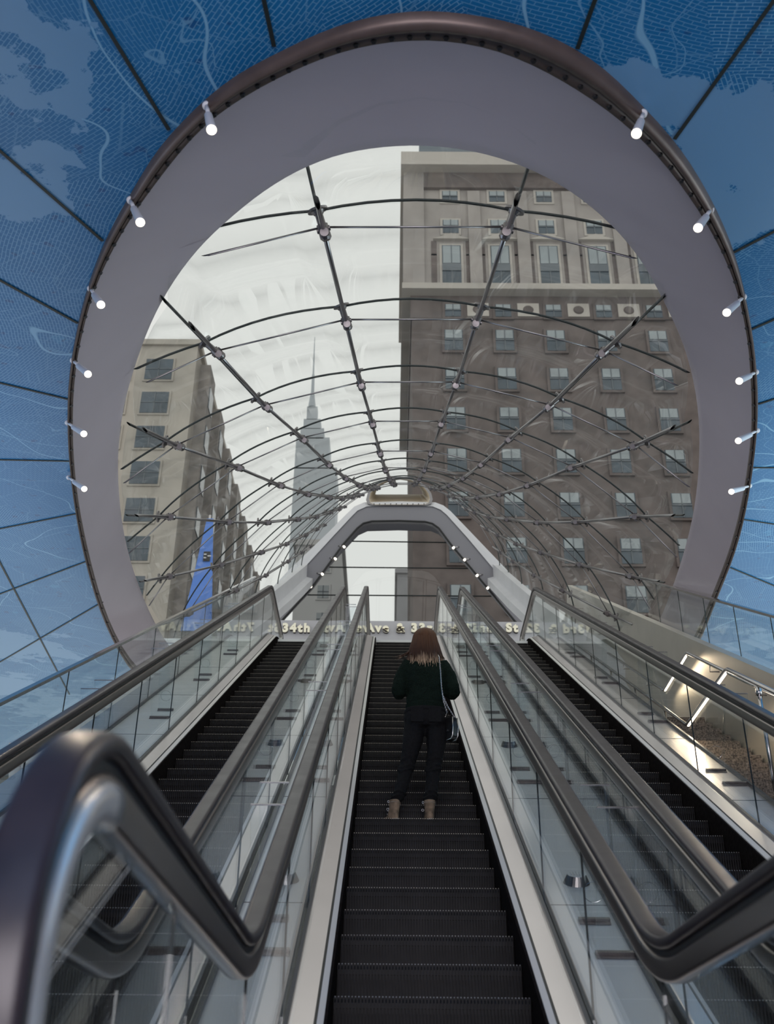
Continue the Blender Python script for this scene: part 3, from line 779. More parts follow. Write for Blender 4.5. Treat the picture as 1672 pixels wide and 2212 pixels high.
# ------------------------------------------------------------------ stone stairs and their wall
GRAN = pbr('brown_granite', (.26, .20, .155), .55, noise=.85, nscale=55)
SWALL = pbr('stair_wall_metal', (.60, .56, .50), .42, .5, noise=.05, nscale=2)
st = empty('stone_stairs', (3.4, 0, 0)); tag(st, 'narrow brown granite stairs rising beside the right escalator', 'stairs')
LD = 13.3                              # slope distance of the landing edge of the lower flight
ylan = LD * C30 + 2.47 * S30; zlan = CAM.z + LD * S30 - 2.47 * C30
mb = MB()
for k in range(0, 36):
    z = zlan - k * .17; y = ylan - k * .17 / T30
    if z < 0.0: break
    mb.box((3.44, y + .155, z - .3), .66, .30, .6, k=0)
child_fix(mb.build('lower_flight', GRAN, st), st)
mb = MB(); mb.box((3.44, ylan + .85 + .3, zlan - .1), .66, 1.5, .2); child_fix(mb.build('stair_landing', GRAN, st), st)
mb = MB()
for k in range(0, 26):
    z = zlan + (k + 1) * .17; y = ylan + 1.75 + k * .17 / T30
    if z > ZT: break
    mb.box((3.44, y + .15, z - .3), .66, .30, .6)
child_fix(mb.build('upper_flight', GRAN, st), st)
mb = MB()
# stair side wall, following the slope, topped by the tall glass wall
A = [S(3.80, 4.5, -3.4), S(3.80, 24, -3.4), S(3.80, 24, -2.2), S(3.80, 17.3, -2.12), S(3.80, 4.5, -2.12)]
B = [p + EX * .3 for p in A]; n = 5
A = [S(3.80, 4.5, -3.6), S(3.80, 24, -3.6), S(3.80, 24, -1.62), S(3.80, 17.3, -1.62), S(3.80, 4.5, -1.62)]
B = [p + EX * .12 for p in A]
mb.add(A + B, [(0,1,2,3,4),(9,8,7,6,5)] + [(i, (i+1) % n, n+(i+1) % n, n+i) for i in range(n)])
structure(mb.build('wall_stairs', SWALL), 'warmly lit metal wall beside the stone stairs')
# stair rails with light bars on the landing
def stair_rail(x, nlow, nup, dk, L, label, posts, wall, d_low=6.0, d_up=20):
    t = empty('stair_rail', (x, 0, 0)); tag(t, label, 'handrail', 'tubular rails of the stone stairs')
    pk = S(x, dk, nlow)                                     # top of the lower flight rail
    pl = pk + Vector((0, L, 0))
    nn = (pl - CAM).dot(N); du = (pl - CAM).dot(U)
    mb = MB(); mb.tube([S(x, d_low, nlow), pk - U * .03, pk + Vector((0, .03, 0)), pl - Vector((0, .03, 0)), pl + U * .03, S(x, d_up, nn)], .021, 12)
    child_fix(mb.build('tube', STEEL, t, True), t)
    mb = MB(); mb.box((pk + pl) / 2 + Vector((0, 0, -.028)), .022, L - .1, .012); child_fix(mb.build('light_bar', LEDBAR, t), t)
    for d in posts:
        top = S(x, d, nlow); mb = MB()
        if wall:
            mb.tube([top + N * -.02, top - N * .09 , top - N * .09 + EX * .11], .008, 8); child_fix(mb.build('bracket', STEEL, t, True), t)
        else:
            mb.cyl(top, top - Vector((0, 0, .95)), .018, .018, 12); mb.cyl(top - Vector((0, 0, .12)), top - Vector((0, 0, .02)), .026, .026); child_fix(mb.build('post', STEEL, t, True), t)
    ups = [du + 1.0 + 1.6 * k for k in range(4)]
    for d in ups:
        top = S(x, d, nn); mb = MB()
        if wall: mb.tube([top, top - N * .09, top - N * .09 + EX * .11], .008, 8); child_fix(mb.build('bracket', STEEL, t, True), t)
        else: mb.cyl(top, top - Vector((0, 0, .9)), .016, .016, 12); child_fix(mb.build('post', STEEL, t, True), t)
    ld = bpy.data.lights.new('bar', 'AREA'); ld.shape = 'RECTANGLE'; ld.size = .03; ld.size_y = L; ld.energy = 4.5; ld.color = (1, .80, .55)
    lo = bpy.data.objects.new('bar_glow', ld); C.objects.link(lo); lo.location = (pk + pl) / 2 + Vector((0, 0, -.05)); lo.rotation_euler = (0, 0, 0)
d1 = 3.22 * F_PX / (1571 - 847)
stair_rail(3.22, -(1440 - 1100) / F_PX * d1, 0, d1, 1.62, 'free standing tubular stair rail on posts, nearer the escalator', [d1 - .9, d1 - 2.3, d1 - 3.7], False)
d2 = 3.66 * F_PX / (1485 - 847)
stair_rail(3.66, -(1405 - 1100) / F_PX * d2, 0, d2, 1.3, 'tubular stair rail bracketed to the warmly lit wall', [d2 - 1.0, d2 - 2.6, d2 - 4.2], True)

# ------------------------------------------------------------------ hall shell
mb = MB(); mb.box((0, -.6, -.05), 21, 16, .1); structure(mb.build('floor', FLOORM), 'hall floor')
mb = MB(); mb.box((XL - .1, 6, 4), .2, 30, 10); structure(mb.build('wall_left', HALL), 'left hall wall')
mb = MB(); mb.box((XR + .1, 6, 4), .2, 30, 10); structure(mb.build('wall_right', HALL), 'right hall wall')
mb = MB(); mb.box((0, YB - .1, 3), 21, .2, 7); structure(mb.build('wall_back', HALL), 'back hall wall')

# ------------------------------------------------------------------ buildings outside
STONE = pbr('tower_stone', (.37, .335, .315), .8, noise=.12, nscale=.6)
BRICK = pbr('tower_brick', (.150, .122, .115), .85, noise=.22, nscale=.9)
TRIMST = pbr('tower_trim', (.50, .46, .42), .8)
SLATE = pbr('roof_slate', (.16, .19, .22), .6)
WGL = pbr('window_glass', (.05, .075, .10), .12, 0, spec=.8, noise=.3, nscale=.8)
BLIND = pbr('window_blind', (.34, .38, .40), .6)
def tower():
    Y = 60.0
    t = empty('office_tower', (20, Y, 8.7)); tag(t, 'tall old brick and stone tower seen through the right half of the canopy', 'building')
    Z = lambda py: at_y(1100, py, Y).z
    def X(px, py): return at_y(px, py, Y).x
    x0 = X(890, 700); x1 = x0 + 36
    def bx(name, xa, xb, za, zb, ya, yb, m, ch=None):
        mb = MB(); mb.box(((xa + xb) / 2, (ya + yb) / 2, (za + zb) / 2), xb - xa, yb - ya, zb - za); o = mb.build(name, m, t); return child_fix(o, t)
    bx('brick_wall', x0, x1, 8.7, Z(690), Y, Y + 20, BRICK)
    bx('frieze', x0 - .1, x1, Z(690), Z(640), Y - .1, Y + 20, BRICK)
    bx('lower_cornice', x0 - .7, x1, Z(642), Z(630), Y - .9, Y + 20, TRIMST)
    bx('stone_wall', x0 - .1, x1, Z(632), Z(412), Y - .1, Y + 20, STONE)
    bx('dark_frieze', x0 - .3, x1, Z(414), Z(380), Y - .4, Y + 20, BRICK)
    bx('top_cornice', x0 - .8, x1, Z(382), Z(355), Y - 1.2, Y + 20, TRIMST)
    bx('attic', X(906, 340), x1, Z(356), Z(300), Y + .6, Y + 18, SLATE)
    bx('corner_pier', x0 - .6, x0 + .9, Z(640), Z(380), Y - .4, Y + 3, STONE)
    col0 = X(975, 560); sp = X(1080, 560) - col0
    cols = [col0 + sp * k for k in range(8)]
    def win(cx, zb, zt, w, y=Y, two=False, dark=False):
        mb = MB(); mb.box((cx, y - .10, (zb + zt) / 2), w + .35, .16, zt - zb + .35); f = child_fix(mb.build('window', TRIMST if not dark else BRICK, t), t)
        mb = MB(); mb.box((cx, y - .19, (zb + zt) / 2), w, .04, zt - zb); g = mb.build('pane', WGL, f)
        mb = MB()
        h = zt - zb
        mb.box((cx, y - .225, zt - h * .22), w * .9, .03, h * .40); b = mb.build('blind', BLIND, f)
        mb = MB(); mb.box((cx, y - .25, (zb + zt) / 2), .06, .03, h); mb.box((cx, y - .25, zb + h * .5), w, .03, .09)
        if two: mb.box((cx, y - .26, zb + h * .48), w, .04, h * .16)
        mb.build('sash', pbr_sash, f)
    for c in cols:
        win(c, Z(440), Z(418), 1.15); win(c, Z(508), Z(480), 1.15); win(c, Z(628), Z(535), 1.35, two=True)
        mb = MB(); za, zb_ = Z(524), Z(512); mb.add([(c - 1.3, Y - .4, za), (c + 1.3, Y - .4, za), (c, Y - .4, zb_), (c - 1.3, Y, za), (c + 1.3, Y, za), (c, Y, zb_)], [(0,1,2),(0,2,5,3),(2,1,4,5),(0,3,4,1)])
        child_fix(mb.build('pediment', TRIMST, t), t)
        for e in (-1, 1):
            mb = MB(); mb.box((c + e * (sp * .5 - .0) , Y - .2, (Z(628) + Z(420)) / 2), .9, .3, Z(420) - Z(628)); 
            if e == 1: child_fix(mb.build('pilaster', STONE, t), t)
            mb = MB()
            for zc in (568, 600, 540): mb.box((c + e * 1.25, Y - .12, Z(zc)), .38, .06, 1.4)
            child_fix(mb.build('spandrel', BRICK, t), t)
        win(c + 0, Z(688), Z(662), 1.1, dark=True)
        mb = MB(); zc = Z(673); mb.box((c + sp / 2, Y - .16, zc), 1.5, .1, 1.15); md = child_fix(mb.build('medallion', TRIMST, t), t)
        mb = MB(); mb.cyl(Vector((c + sp / 2, Y - .2, zc)), Vector((c + sp / 2, Y - .3, zc)), .38, .3, 16); mb.build('boss', BRICK, md)
    for r in range(12):
        zt = Z(717) - r * 3.25
        for ci, c in enumerate(cols):
            if len([o for o in t.children if o.name.startswith('window')]) >= 99 or zt < 12: continue
            win(c, zt - 1.75, zt, 1.25, dark=True)
    return t
pbr_sash = pbr('sash_dark', (.14, .16, .18), .6)
tower()
BEIGE = pbr('beige_stucco', (.48, .44, .39), .85, noise=.10, nscale=.5)
GREYB = pbr('grey_building', (.34, .34, .36), .85, noise=.1, nscale=.4)
def block(name, Y, pxl, pxr, pytop, depth, mat, label, cols, rows, wsize, gap, z0=None, dark=WGL, side=False, sidemat=None):
    c0, c1 = at_y(pxl, pytop, Y), at_y(pxr, pytop, Y); xa, xb, zt = c0.x, c1.x, c1.z
    t = empty(name, ((xa + xb) / 2, Y, 8.7)); tag(t, label, 'building')
    mb = MB(); mb.box(((xa + xb) / 2, Y + depth / 2, (8.7 + zt) / 2), xb - xa, depth, zt - 8.7); child_fix(mb.build('wall', mat, t), t)
    mb = MB(); mb.box(((xa + xb) / 2, Y + depth / 2, zt + .25), xb - xa + .5, depth + .5, .5); child_fix(mb.build('parapet', mat, t), t)
    w, h = wsize
    for c in range(cols):
        for r in range(rows):
            x = xb - gap[0] * (c + .85); z = zt - gap[1] * (r + .75)
            if x < xa + 1 or z < 9.5: continue
            mb = MB(); mb.box((x, Y - .04, z), w + .3, .14, h + .3); f = child_fix(mb.build('window', mat, t), t)
            mb = MB(); mb.box((x, Y - .13, z), w, .06, h); mb.build('pane', dark, f)
            mb = MB(); mb.box((x, Y - .18, z), w, .04, .07); mb.box((x, Y - .18, z), .07, .04, h); mb.build('sash', pbr_sash, f)
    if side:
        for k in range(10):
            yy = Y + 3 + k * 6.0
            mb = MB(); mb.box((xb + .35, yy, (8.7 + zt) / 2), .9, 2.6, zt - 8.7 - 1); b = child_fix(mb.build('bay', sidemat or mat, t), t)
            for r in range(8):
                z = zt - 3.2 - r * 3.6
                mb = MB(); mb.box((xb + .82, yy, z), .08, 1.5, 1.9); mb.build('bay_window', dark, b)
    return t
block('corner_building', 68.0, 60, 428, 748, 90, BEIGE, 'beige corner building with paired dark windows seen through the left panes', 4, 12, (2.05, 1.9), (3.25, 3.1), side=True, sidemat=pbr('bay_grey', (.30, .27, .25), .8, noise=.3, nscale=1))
block('plain_tower', 110.0, 858, 960, 1240, 20, GREYB, 'plain grey tower low in the street window', 5, 12, (1.2, 1.6), (2.4, 3.6))
block('white_block', 80.0, 640, 738, 1180, 20, pbr('white_facade', (.62, .62, .62), .8), 'white office block with a small window grid low in the street window', 9, 9, (.9, 1.1), (1.6, 2.4), dark=pbr('pale_pane', (.35, .38, .40), .3))
# distant stepped tower with a mast
def spire():
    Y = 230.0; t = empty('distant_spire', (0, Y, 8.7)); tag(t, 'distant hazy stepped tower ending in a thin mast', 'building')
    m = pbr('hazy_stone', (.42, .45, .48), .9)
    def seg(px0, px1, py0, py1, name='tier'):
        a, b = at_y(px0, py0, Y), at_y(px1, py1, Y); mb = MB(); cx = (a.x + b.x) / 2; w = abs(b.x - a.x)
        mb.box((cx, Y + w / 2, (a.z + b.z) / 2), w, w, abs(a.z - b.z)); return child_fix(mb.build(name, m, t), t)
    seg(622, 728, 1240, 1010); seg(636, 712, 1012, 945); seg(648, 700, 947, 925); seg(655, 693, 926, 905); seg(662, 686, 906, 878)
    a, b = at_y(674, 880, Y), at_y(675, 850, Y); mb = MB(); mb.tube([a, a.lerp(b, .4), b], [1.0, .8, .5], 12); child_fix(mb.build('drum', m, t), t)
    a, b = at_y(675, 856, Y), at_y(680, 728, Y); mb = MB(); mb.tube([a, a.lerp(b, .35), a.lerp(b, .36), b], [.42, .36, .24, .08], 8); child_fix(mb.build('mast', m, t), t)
spire()
# blue street banner by the corner building
BLUE = pbr('banner_blue', (.10, .25, .75), .5)
p0 = at_y(440, 1120, 38); p1 = at_y(452, 1310, 38)
bn = empty('street_banner', tuple(p1)); tag(bn, 'tall narrow bright blue banner outside beside the beige building', 'banner')
mb = MB(); cx, zt, zb = (p0.x + p1.x) / 2, p0.z, p1.z - 1
mb.add([(cx - .15, 38, zt), (cx + .1, 38, zt), (cx + .45, 38, zb), (cx - .7, 38, zb), (cx - .15, 38.05, zt), (cx + .1, 38.05, zt), (cx + .45, 38.05, zb), (cx - .7, 38.05, zb)], [(0,3,2,1),(4,5,6,7),(0,1,5,4),(1,2,6,5),(2,3,7,6),(3,0,4,7)])
child_fix(mb.build('cloth', BLUE, bn), bn)
mb = MB(); mb.box((cx, 37.97, zt - 1.7), .26, .03, .42); child_fix(mb.build('badge', BLACK, bn), bn)
mb = MB(); mb.box((cx + .1, 37.93, zt - 1.7), .13, .02, .05); mb.box((cx - .06, 37.93, zt - 1.63), .1, .02, .05); mb.box((cx - .06, 37.93, zt - 1.78), .1, .02, .05); child_fix(mb.build('emblem', WHITE, bn), bn)
mb = MB(); mb.cyl(Vector((cx - .2, 38.1, 8.7)), Vector((cx - .05, 38.1, zt + .2)), .05, .05); child_fix(mb.build('pole', STEEL, bn), bn)

# ------------------------------------------------------------------ the woman on the step
SKIN = pbr('skin', (.55, .33, .25), .5)
SWEATER = pbr('green_knit', (.005, .011, .0075), .95, noise=.5, nscale=90, bump=.6, spec=.15)
JEANS = pbr('black_denim', (.007, .007, .008), .85, noise=.4, nscale=60, bump=.3, spec=.2)
BOOT = pbr('tan_suede', (.24, .175, .12), .9, noise=.5, nscale=18, spec=.2, bump=.4)
SOLE = pbr('boot_sole', (.30, .26, .22), .8)
LEATHER = pbr('black_leather', (.012, .012, .013), .25, spec=.6)
SILVER = pbr('silver_metal', (.62, .60, .58), .22, 1.0)
def hair_mat():
    m, nt, out = newmat('ombre_hair'); nd = nt.nodes; L = nt.links
    b = nd.new('ShaderNodeBsdfPrincipled'); L.new(b.outputs[0], out.inputs[0]); b.inputs['Roughness'].default_value = .45
    tc = nd.new('ShaderNodeTexCoord'); sp = nd.new('ShaderNodeSeparateXYZ'); L.new(tc.outputs['Object'], sp.inputs[0])
    nz = nd.new('ShaderNodeTexNoise'); nz.inputs['Scale'].default_value = 1; nz.inputs['Detail'].default_value = 4; mp = nd.new('ShaderNodeMapping'); mp.inputs['Scale'].default_value = (75, 75, 4); L.new(tc.outputs['Object'], mp.inputs[0]); L.new(mp.outputs[0], nz.inputs[0]); b.inputs['Specular IOR Level'].default_value = .25
    ad = nd.new('ShaderNodeMath'); ad.operation = 'MULTIPLY_ADD'; L.new(nz.outputs[0], ad.inputs[0]); ad.inputs[1].default_value = .26; L.new(sp.outputs[2], ad.inputs[2])
    cr = nd.new('ShaderNodeValToRGB'); mr = nd.new('ShaderNodeMapRange'); mr.inputs[1].default_value = 1.42; mr.inputs[2].default_value = 1.88; L.new(ad.outputs[0], mr.inputs[0]); L.new(mr.outputs[0], cr.inputs[0])
    e = cr.color_ramp.elements; e[0].position = 0.12; e[0].color = (.56, .40, .27, 1); e[1].position = .33; e[1].color = (.035, .015, .008, 1)
    e2 = e.new(.85); e2.color = (.105, .046, .022, 1)
    L.new(cr.outputs[0], b.inputs['Base Color']); return m
HAIR = hair_mat()
WX, WY, WZ = .298, 9.05, CAM.z + 8.84 * S30 - 2.47 * C30
wm = empty('person', (WX, WY, WZ)); tag(wm, 'woman seen from behind in a dark green sweater, black jeans and tan boots', 'person')
def limb(mb, pts, rad, n=16, flat=1.0):
    # tapered tube through joints, densified so it bends softly
    P = [Vector(p) for p in pts]; out = []; rr = []
    for i in range(len(P) - 1):
        p0 = P[max(i-1, 0)]; p1 = P[i]; p2 = P[i+1]; p3 = P[min(i+2, len(P)-1)]
        for s in range(5):
            t = s / 5; out.append(.5 * ((2*p1) + (p2-p0)*t + (2*p0-5*p1+4*p2-p3)*t*t + (3*p1-p0-3*p2+p3)*t**3)); rr.append(rad[i] + (rad[i+1]-rad[i]) * t)
    out.append(P[-1]); rr.append(rad[-1]); mb.tube(out, rr, n)
def remesh(o, vox, sm=4, disp=0):
    bm = bmesh.new(); bm.from_mesh(o.data); bmesh.ops.recalc_face_normals(bm, faces=bm.faces[:]); bm.to_mesh(o.data); bm.free()
    m = o.modifiers.new('r', 'REMESH'); m.mode = 'VOXEL'; m.voxel_size = vox; m.use_smooth_shade = True
    s = o.modifiers.new('s', 'SMOOTH'); s.iterations = sm; s.factor = .5; return o
def ball(mb, c, rx, ry, rz, n=16):
    mb.loft([(Vector(c) + Vector((0, 0, rz * math.sin(a))), rx * math.cos(a), ry * math.cos(a)) for a in [(-.98 + 1.96 * q / 10) * PI / 2 for q in range(11)]], n)
HIPX = .085
LEGS = {-1: [(-.082, .01, .88), (-.110, .0, .70), (-.165, .03, .46), (-.215, -.01, .26), (-.262, -.015, .10)],
         1: [(.082, .01, .88), (.090, .0, .70), (.062, .03, .46), (.042, -.01, .26), (.026, -.015, .10)]}
ELB = {-1: (-.230, -.01, 1.125), 1: (.236, -.01, 1.125)}
SH = {-1: (-.150, .0, 1.385), 1: (.150, .0, 1.385)}
WR = {-1: (-.115, .255, 1.36), 1: (.125, .245, 1.40)}
TORSO = [(.80, .10, .085), (.86, .165, .115), (.93, .172, .118), (1.00, .150, .105), (1.08, .132, .098), (1.18, .142, .105), (1.28, .160, .110), (1.36, .158, .100), (1.41, .125, .080), (1.445, .065, .058)]
def torso(mb, g=0.0, z0=0, z1=9, wig=0):
    mb.loft([((0, .0 + .01 * math.sin(z * 5), z), rx + g, ry + g) for z, rx, ry in TORSO if z0 <= z <= z1], 28)
def finger_hand(mb, s, wr):
    wr = Vector(wr); up = Vector((0, .05, .99)); side = Vector((-s, 0, 0))     # palms face each other around the phone
    palm = wr + up * .05
    mb.loft([(wr - up * .01, .024, .018), (wr + up * .03, .022, .036), (wr + up * .075, .018, .040), (wr + up * .088, .014, .036)], 14)
    for q, (dy, ln) in enumerate(((-.030, .062), (-.010, .072), (.010, .070), (.029, .055))):
        a = wr + up * .08 + Vector((0, dy, 0)); mb.tube([a, a + up * ln * .45 + side * .008, a + up * ln * .75 + side * .026, a + up * ln * .85 + side * .045], [.0085, .008, .0075, .006], 8)
    a = wr + up * .03 + Vector((0, -.034, 0)); mb.tube([a, a + Vector((0, -.014, .022)) + side * .012, a + Vector((0, -.010, .048)) + side * .03], [.011, .009, .007], 8)
mb = MB(); torso(mb, -.022)
mb.loft([((0, .0, 1.42), .052, .055), ((0, .012, 1.50), .047, .052), ((0, .02, 1.54), .046, .055)], 16)
hd = Vector((0, .03, 1.60))
mb.loft([(hd + Vector((0, .015, -.105)), .030, .035), (hd + Vector((0, .022, -.09)), .048, .060), (hd + Vector((0, .012, -.05)), .064, .082), (hd, .072, .092), (hd + Vector((0, -.004, .05)), .070, .090), (hd + Vector((0, -.006, .085)), .052, .068), (hd + Vector((0, -.006, .105)), .022, .030)], 24)
mb.tube([hd + Vector((0, .098, .02)), hd + Vector((0, .122, -.022)), hd + Vector((0, .098, -.032))], [.008, .013, .009], 8)          # nose
mb.tube([hd + Vector((-.022, .092, -.058)), hd + Vector((0, .100, -.057)), hd + Vector((.022, .092, -.058))], [.004, .008, .004], 8)   # lips
for s in (-1, 1): ball(mb, hd + Vector((s * .076, .0, -.012)), .010, .020, .030, 10)
for s in (-1, 1):
    limb(mb, [SH[s], ELB[s], WR[s]], [.046, .038, .024]); finger_hand(mb, s, WR[s])
    limb(mb, LEGS[s], [.075, .066, .042, .038, .026]); a = Vector(LEGS[s][-1]); tx = -.03 if s < 0 else -.015
    limb(mb, [a, a + Vector((tx * .3, -.01, -.05)), a + Vector((tx, .09, -.07)), a + Vector((tx * 1.6, .16, -.08))], [.020, .016, .014, .010])
body = remesh(mb.build('body', SKIN, wm), .006, 2)
for s in (-1, 1):
    mb = MB(); ball(mb, hd + Vector((s * .030, .092, .012)), .013, .008, .009, 10); mb.build('eye', WHITE, wm, True)
# sweater: body, puffed sleeves, ribbed hem
mb = MB()
mb.loft([((0, .004, z), rx, ry) for z, rx, ry in ((.985, .150, .118), (1.0, .160, .126), (1.03, .168, .130), (1.08, .160, .126), (1.14, .158, .126), (1.22, .168, .130), (1.30, .180, .130), (1.37, .172, .115), (1.42, .130, .092), (1.455, .078, .072), (1.475, .068, .066))], 36)
for s in (-1, 1):
    limb(mb, [(s * .13, 0, 1.385), (s * .198, -.005, 1.27), ELB[s], (ELB[s][0] * .86, .10, 1.20), WR[s]], [.068, .066, .064, .062, .040])
sw = remesh(mb.build('sweater', SWEATER, wm), .009, 5)
tx = bpy.data.textures.new('knit_folds', 'CLOUDS'); tx.noise_scale = .07; dm = sw.modifiers.new('folds', 'DISPLACE'); dm.texture = tx; dm.strength = .022; dm.mid_level = .5
tx2 = bpy.data.textures.new('fuzz', 'CLOUDS'); tx2.noise_scale = .008; dm = sw.modifiers.new('fuzz', 'DISPLACE'); dm.texture = tx2; dm.strength = .005
mb = MB(); mb.loft([((0, .004, z), rx, ry) for z, rx, ry in ((.945, .158, .128), (.955, .172, .134), (1.0, .172, .134), (1.012, .166, .130))], 40); remesh(mb.build('sweater_hem', SWEATER, wm), .008, 2)
# jeans
mb = MB()
mb.loft([((0, .004, z), rx, ry) for z, rx, ry in ((.80, .120, .105), (.84, .178, .134), (.89, .190, .140), (.95, .178, .134), (1.00, .160, .122))], 32)
for s in (-1, 1):
    L_ = [Vector(p) for p in LEGS[s]]; L_[-1] = L_[-1] + Vector((0, 0, .065))
    limb(mb, L_, [.098, .086, .059, .053, .044])
    ball(mb, (s * .078, -.055, .865), .085, .075, .085)
    for zz, f in ((.47, 1), (.44, 1), (.53, 1), (.24, 1), (.205, 1)):       # creases behind the knee and at the ankle
        c = None
        for a, b in zip(L_, L_[1:]):
            if b.z <= zz <= a.z: c = a.lerp(b, (a.z - zz) / (a.z - b.z))
        r = .068 if zz > .3 else .060
        mb.tube([c + Vector((r * math.cos(a), r * math.sin(a), .012 * math.sin(a * 2 + zz * 20))) for a in [2 * PI * q / 16 for q in range(17)]], .006, 6, caps=False)
jn = remesh(mb.build('jeans', JEANS, wm), .009, 3)
tx = bpy.data.textures.new('denim_folds', 'CLOUDS'); tx.noise_scale = .05; dm = jn.modifiers.new('folds', 'DISPLACE'); dm.texture = tx; dm.strength = .012
mb = MB(); mb.loft([((0, .004, z), rx, ry) for z, rx, ry in ((.925, .186, .139), (.95, .182, .137), (.965, .176, .132))], 32); mb.build('waistband', JEANS, wm, True)
for s in (-1, 1):
    mb = MB(); mb.box((s * .075, -.128, .875), .105, .012, .12); p_ = mb.build('back_pocket', JEANS, wm)
# boots
for s in (-1, 1):
    a = Vector(LEGS[s][-1]); yaw = .45 if s < 0 else .12           # toes turned out
    d = Vector((-math.sin(yaw), math.cos(yaw), 0)) if s < 0 else Vector((-math.sin(yaw), math.cos(yaw), 0)); sd = Vector((d.y, -d.x, 0))
    b0 = Vector((a.x, a.y, 0)); mb = MB()
    def rg(off, z, rx, ry): return (b0 + d * off + Vector((0, 0, z)), rx, ry, tuple(sd), tuple(d))
    mb.loft([rg(.045, .022, .036, .092), rg(.040, .045, .040, .090), rg(.022, .075, .040, .068), rg(.006, .105, .040, .050), rg(.0, .14, .044, .048), rg(-.002, .175, .050, .052), rg(-.002, .182, .046, .048)], 24)
    mb.loft([rg(.105, .018, .040, .055), rg(.105, .045, .040, .055), rg(.10, .068, .030, .042)], 20)
    bt = remesh(mb.build('boot', BOOT, wm), .006, 2)
    mb = MB(); mb.loft([rg(.052, .0, .042, .115), rg(.052, .020, .044, .118), rg(.052, .026, .040, .112)], 24); mb.build('sole', SOLE, bt)
    mb = MB(); mb.tube([b0 + Vector((0, 0, .160)) + (sd * math.cos(t) * .047 + d * math.sin(t) * .049) for t in [2 * PI * q / 24 for q in range(25)]], .003, 6, caps=False); mb.build('collar_seam', SOLE, bt)
    mb = MB()
    for q in range(4): 
        c = b0 + d * (.048 + .010 * (3 - q)) + Vector((0, 0, .085 + .022 * q)); mb.tube([c - sd * .028, c + d * .012, c + sd * .028], .0032, 6)
    c = b0 - sd * .046 + d * .01 + Vector((0, 0, .105)); mb.tube([c + (-sd) * .010 * (1 - math.cos(t)) + Vector((0, 0, .009 * math.sin(t))) for t in [2 * PI * q / 12 for q in range(13)]], .0018, 5)
    c = b0 - sd * .048 + Vector((0, 0, .165)); mb.tube([c + (-sd) * .007 * (1 - math.cos(t)) + Vector((0, 0, .010 * math.sin(t))) for t in [2 * PI * q / 12 for q in range(13)]], .0018, 5)
    mb.build('laces', WHITE, bt)
# hair: close cap plus many hanging locks
hr = random.Random(5)
mb = MB()
mb.loft([(hd + Vector((0, -.012, z)), rx, ry) for z, rx, ry in ((-.10, .088, .062), (-.06, .096, .080), (-.02, .098, .092), (.03, .094, .102), (.07, .080, .094), (.10, .056, .068), (.118, .022, .028))], 28)
# keep the face clear: the cap sits back
hcap = mb.build('hair', HAIR, wm, True); hcap.location.y = -.025
mb = MB()
def lock(az, top, ln, spread, r, flick=0):
    # az measured around the back of the head: -pi/2 left, 0 back, pi/2 right
    x, y = math.sin(az), -math.cos(az)
    pts = [hd + Vector((x * .030, y * .04 - .02, .112)), hd + Vector((x * .085, y * .098 - .014, .072)), hd + Vector((x * .108, y * .115 - .012, -.005)),
           hd + Vector((x * .132, y * .122 - .012, -.085)), hd + Vector((x * (.140 + spread * .5), y * .126 - .012, -.10 - ln * .5)), hd + Vector((x * (.142 + spread) + flick, y * (.130 + spread * .5) - .014, -.10 - ln))]
    P = [Vector(p) for p in pts]; out = []
    for i in range(len(P) - 1):
        p0 = P[max(i-1, 0)]; p1 = P[i]; p2 = P[i+1]; p3 = P[min(i+2, len(P)-1)]
        for s in range(4):
            t = s / 4; out.append(.5 * ((2*p1) + (p2-p0)*t + (2*p0-5*p1+4*p2-p3)*t*t + (3*p1-p0-3*p2+p3)*t**3))
    out.append(P[-1]); n = len(out)
    mb.tube(out, [r * (.5 if i < 2 else 1) * (1 if i < n - 7 else max(.12, (n - 1 - i) / 7)) for i in range(n)], 6)
for q in range(260):
    az = hr.uniform(-1.95, 1.95); back = math.cos(az * .8)
    ln = hr.uniform(.07, .16) + (.04 if abs(az) < .8 else 0); lock(az + hr.gauss(0, .02), 0, ln, hr.uniform(-.02, .03), hr.uniform(.006, .012), hr.gauss(0, .012))
for q in range(9): lock(-1.35 + hr.gauss(0, .1), 0, hr.uniform(.05, .09), .08 + hr.uniform(0, .05), .006, -.03)
lk = mb.build('hair_locks', HAIR, wm, True)
# phone held up in both hands
ph = empty('phone', (WX, WY + .26, WZ + 1.5)); tag(ph, 'dark phone held up in front of the woman', 'phone')
mb = MB(); mb.box((WX + .005, WY + .25, WZ + 1.47), .145, .009, .072); child_fix(mb.build('case', LEATHER, ph), ph)
# shoulder bag with chain
bx_, by_, bz_ = WX + .205, WY - .055, WZ + .78
bag = empty('shoulder_bag', (bx_, by_, bz_)); tag(bag, "small black flap bag on a silver chain at the woman's right hip", 'bag')
mb = MB()
prof = [(-.062, .085), (-.066, .0), (-.060, -.075), (-.035, -.100), (.035, -.100), (.060, -.075), (.066, .0), (.062, .085)]
rot = Matrix.Rotation(-.9, 3, 'Z')
def bp(x, y, z): return Vector((bx_, by_, bz_)) + rot @ Vector((x, y, z))
for th, nm, mt, sc_ in ((.055, 'bag_body', LEATHER, 1.0),):
    vs = [bp(x, -th / 2, z) for x, z in prof] + [bp(x, th / 2, z) for x, z in prof]; n = len(prof)
    mb.add(vs, [tuple(range(n))[::-1], tuple(range(n, 2 * n))] + [(i, (i+1) % n, n+(i+1) % n, n+i) for i in range(n)])
o = child_fix(mb.build('bag_body', LEATHER, bag), bag); bv = o.modifiers.new('b', 'BEVEL'); bv.width = .008; bv.segments = 3
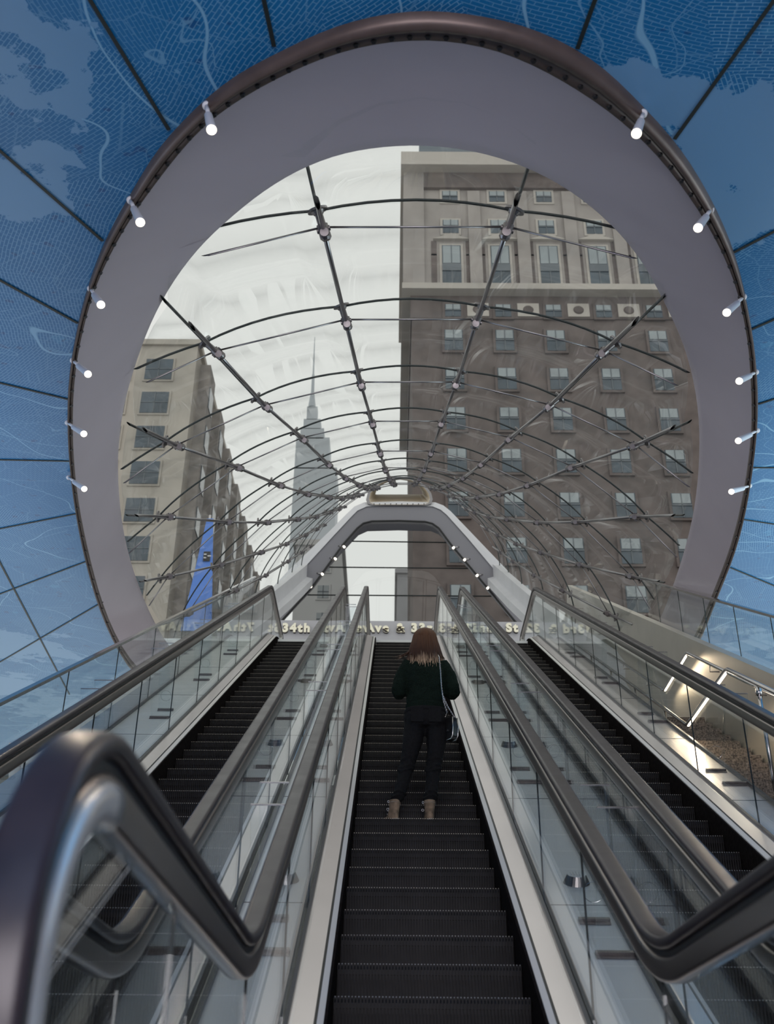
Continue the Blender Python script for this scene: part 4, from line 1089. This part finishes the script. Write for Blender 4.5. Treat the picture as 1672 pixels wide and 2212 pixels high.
for e, nm in ((-1, 'front_piping'), (1, 'back_piping')):
    mb = MB(); mb.tube([bp(x * 1.01, e * .029, z) for x, z in prof], .0045, 6); child_fix(mb.build(nm, SILVER, bag, True), bag)
mb = MB(); vs = [bp(x * .9, -.032, z) for x, z in ((-.066, .085), (-.062, -.01), (-.03, -.035), (.03, -.035), (.062, -.01), (.066, .085))] + [bp(x * .9, -.027, z) for x, z in ((-.066, .085), (-.062, -.01), (-.03, -.035), (.03, -.035), (.062, -.01), (.066, .085))]
mb.add(vs, [(0,1,2,3,4,5)[::-1], (6,7,8,9,10,11)] + [(i, (i+1) % 6, 6+(i+1) % 6, 6+i) for i in range(6)]); child_fix(mb.build('flap', LEATHER, bag), bag)
mb = MB(); mb.box(bp(0, -.036, -.022), .018, .006, .012, rot); child_fix(mb.build('clasp', SILVER, bag), bag)
def chain(pts, nm):
    P = [Vector(p) for p in pts]; mb = MB(); k = 0
    for a, b in zip(P, P[1:]):
        L_ = (b - a).length; n = max(1, int(L_ / .011)); t = (b - a).normalized(); o1 = t.orthogonal().normalized(); o2 = t.cross(o1)
        for q in range(n):
            c = a + t * (q + .5) * L_ / n; s_ = o1 if k % 2 else o2; k += 1
            mb.tube([c + t * .0085 * math.cos(w_) + s_ * .0048 * math.sin(w_) for w_ in [2 * PI * v / 8 for v in range(9)]], .0018, 4, caps=False)
    child_fix(mb.build(nm, SILVER, bag), bag)
W3 = Vector((WX, WY, WZ))
chain([W3 + Vector(v) for v in ((.100, .05, 1.475), (.108, -.045, 1.462), (.118, -.118, 1.40), (.125, -.150, 1.28), (.132, -.152, 1.12), (.145, -.152, 1.0), (.176, -.125, .90), tuple(bp(-.055, -.02, .085) - W3))], 'chain_strap')
chain([W3 + Vector(v) for v in ((.138, -.150, 1.05), (.185, -.12, .95), tuple(bp(.055, .0, .088) - W3))], 'chain_strap')


# ------------------------------------------------------------------ light
w = bpy.data.worlds.new('World'); sc.world = w; w.use_nodes = True; nt = w.node_tree; nt.nodes.clear()
bg = nt.nodes.new('ShaderNodeBackground'); wo = nt.nodes.new('ShaderNodeOutputWorld'); nt.links.new(bg.outputs[0], wo.inputs[0])
bg.inputs[0].default_value = (0.735, 0.745, 0.715, 1); bg.inputs[1].default_value = 1.04
def area(name, loc, target, size, energy, col, sy=None):
    ld = bpy.data.lights.new(name, 'AREA'); ld.energy = energy; ld.color = col; ld.shape = 'RECTANGLE'; ld.size = size; ld.size_y = sy or size
    o = bpy.data.objects.new(name, ld); C.objects.link(o); o.location = loc
    o.rotation_euler = (Vector(loc) - Vector(target)).to_track_quat('Z', 'Y').to_euler(); return o
area('hall_fill', (0, -5.5, 1.2), (0, 4, 6), 8, 600, (1.0, .93, .98), 2)  # broad unseen fill light added behind the camera
area('fill_left', (-8.0, 7, 2.8), (-4.5, 14, 7), 3, 190, (.62, .78, 1.0))  # added bluish fill with no visible source, tints the left of the ceiling
area('fill_right', (8.5, 8, 2.8), (5, 14, 7), 4, 520, (.78, .96, 1.0))  # added cyan fill, unseen, lifts the lower right of the ceiling
area('hall_back', (0, -7.5, 4.6), (0, 6, 3), 8, 100, (1, .95, .95), 1)
sc.view_settings.view_transform = 'Standard'; sc.view_settings.look = 'None'; sc.view_settings.exposure = 0; sc.view_settings.gamma = 1
sc.view_settings.use_curve_mapping = False
sc.cycles.max_bounces = 14; sc.cycles.transparent_max_bounces = 40; sc.cycles.glossy_bounces = 5; sc.cycles.use_denoising = True
sc.cycles.caustics_reflective = False; sc.cycles.caustics_refractive = False; sc.cycles.sample_clamp_indirect = 6
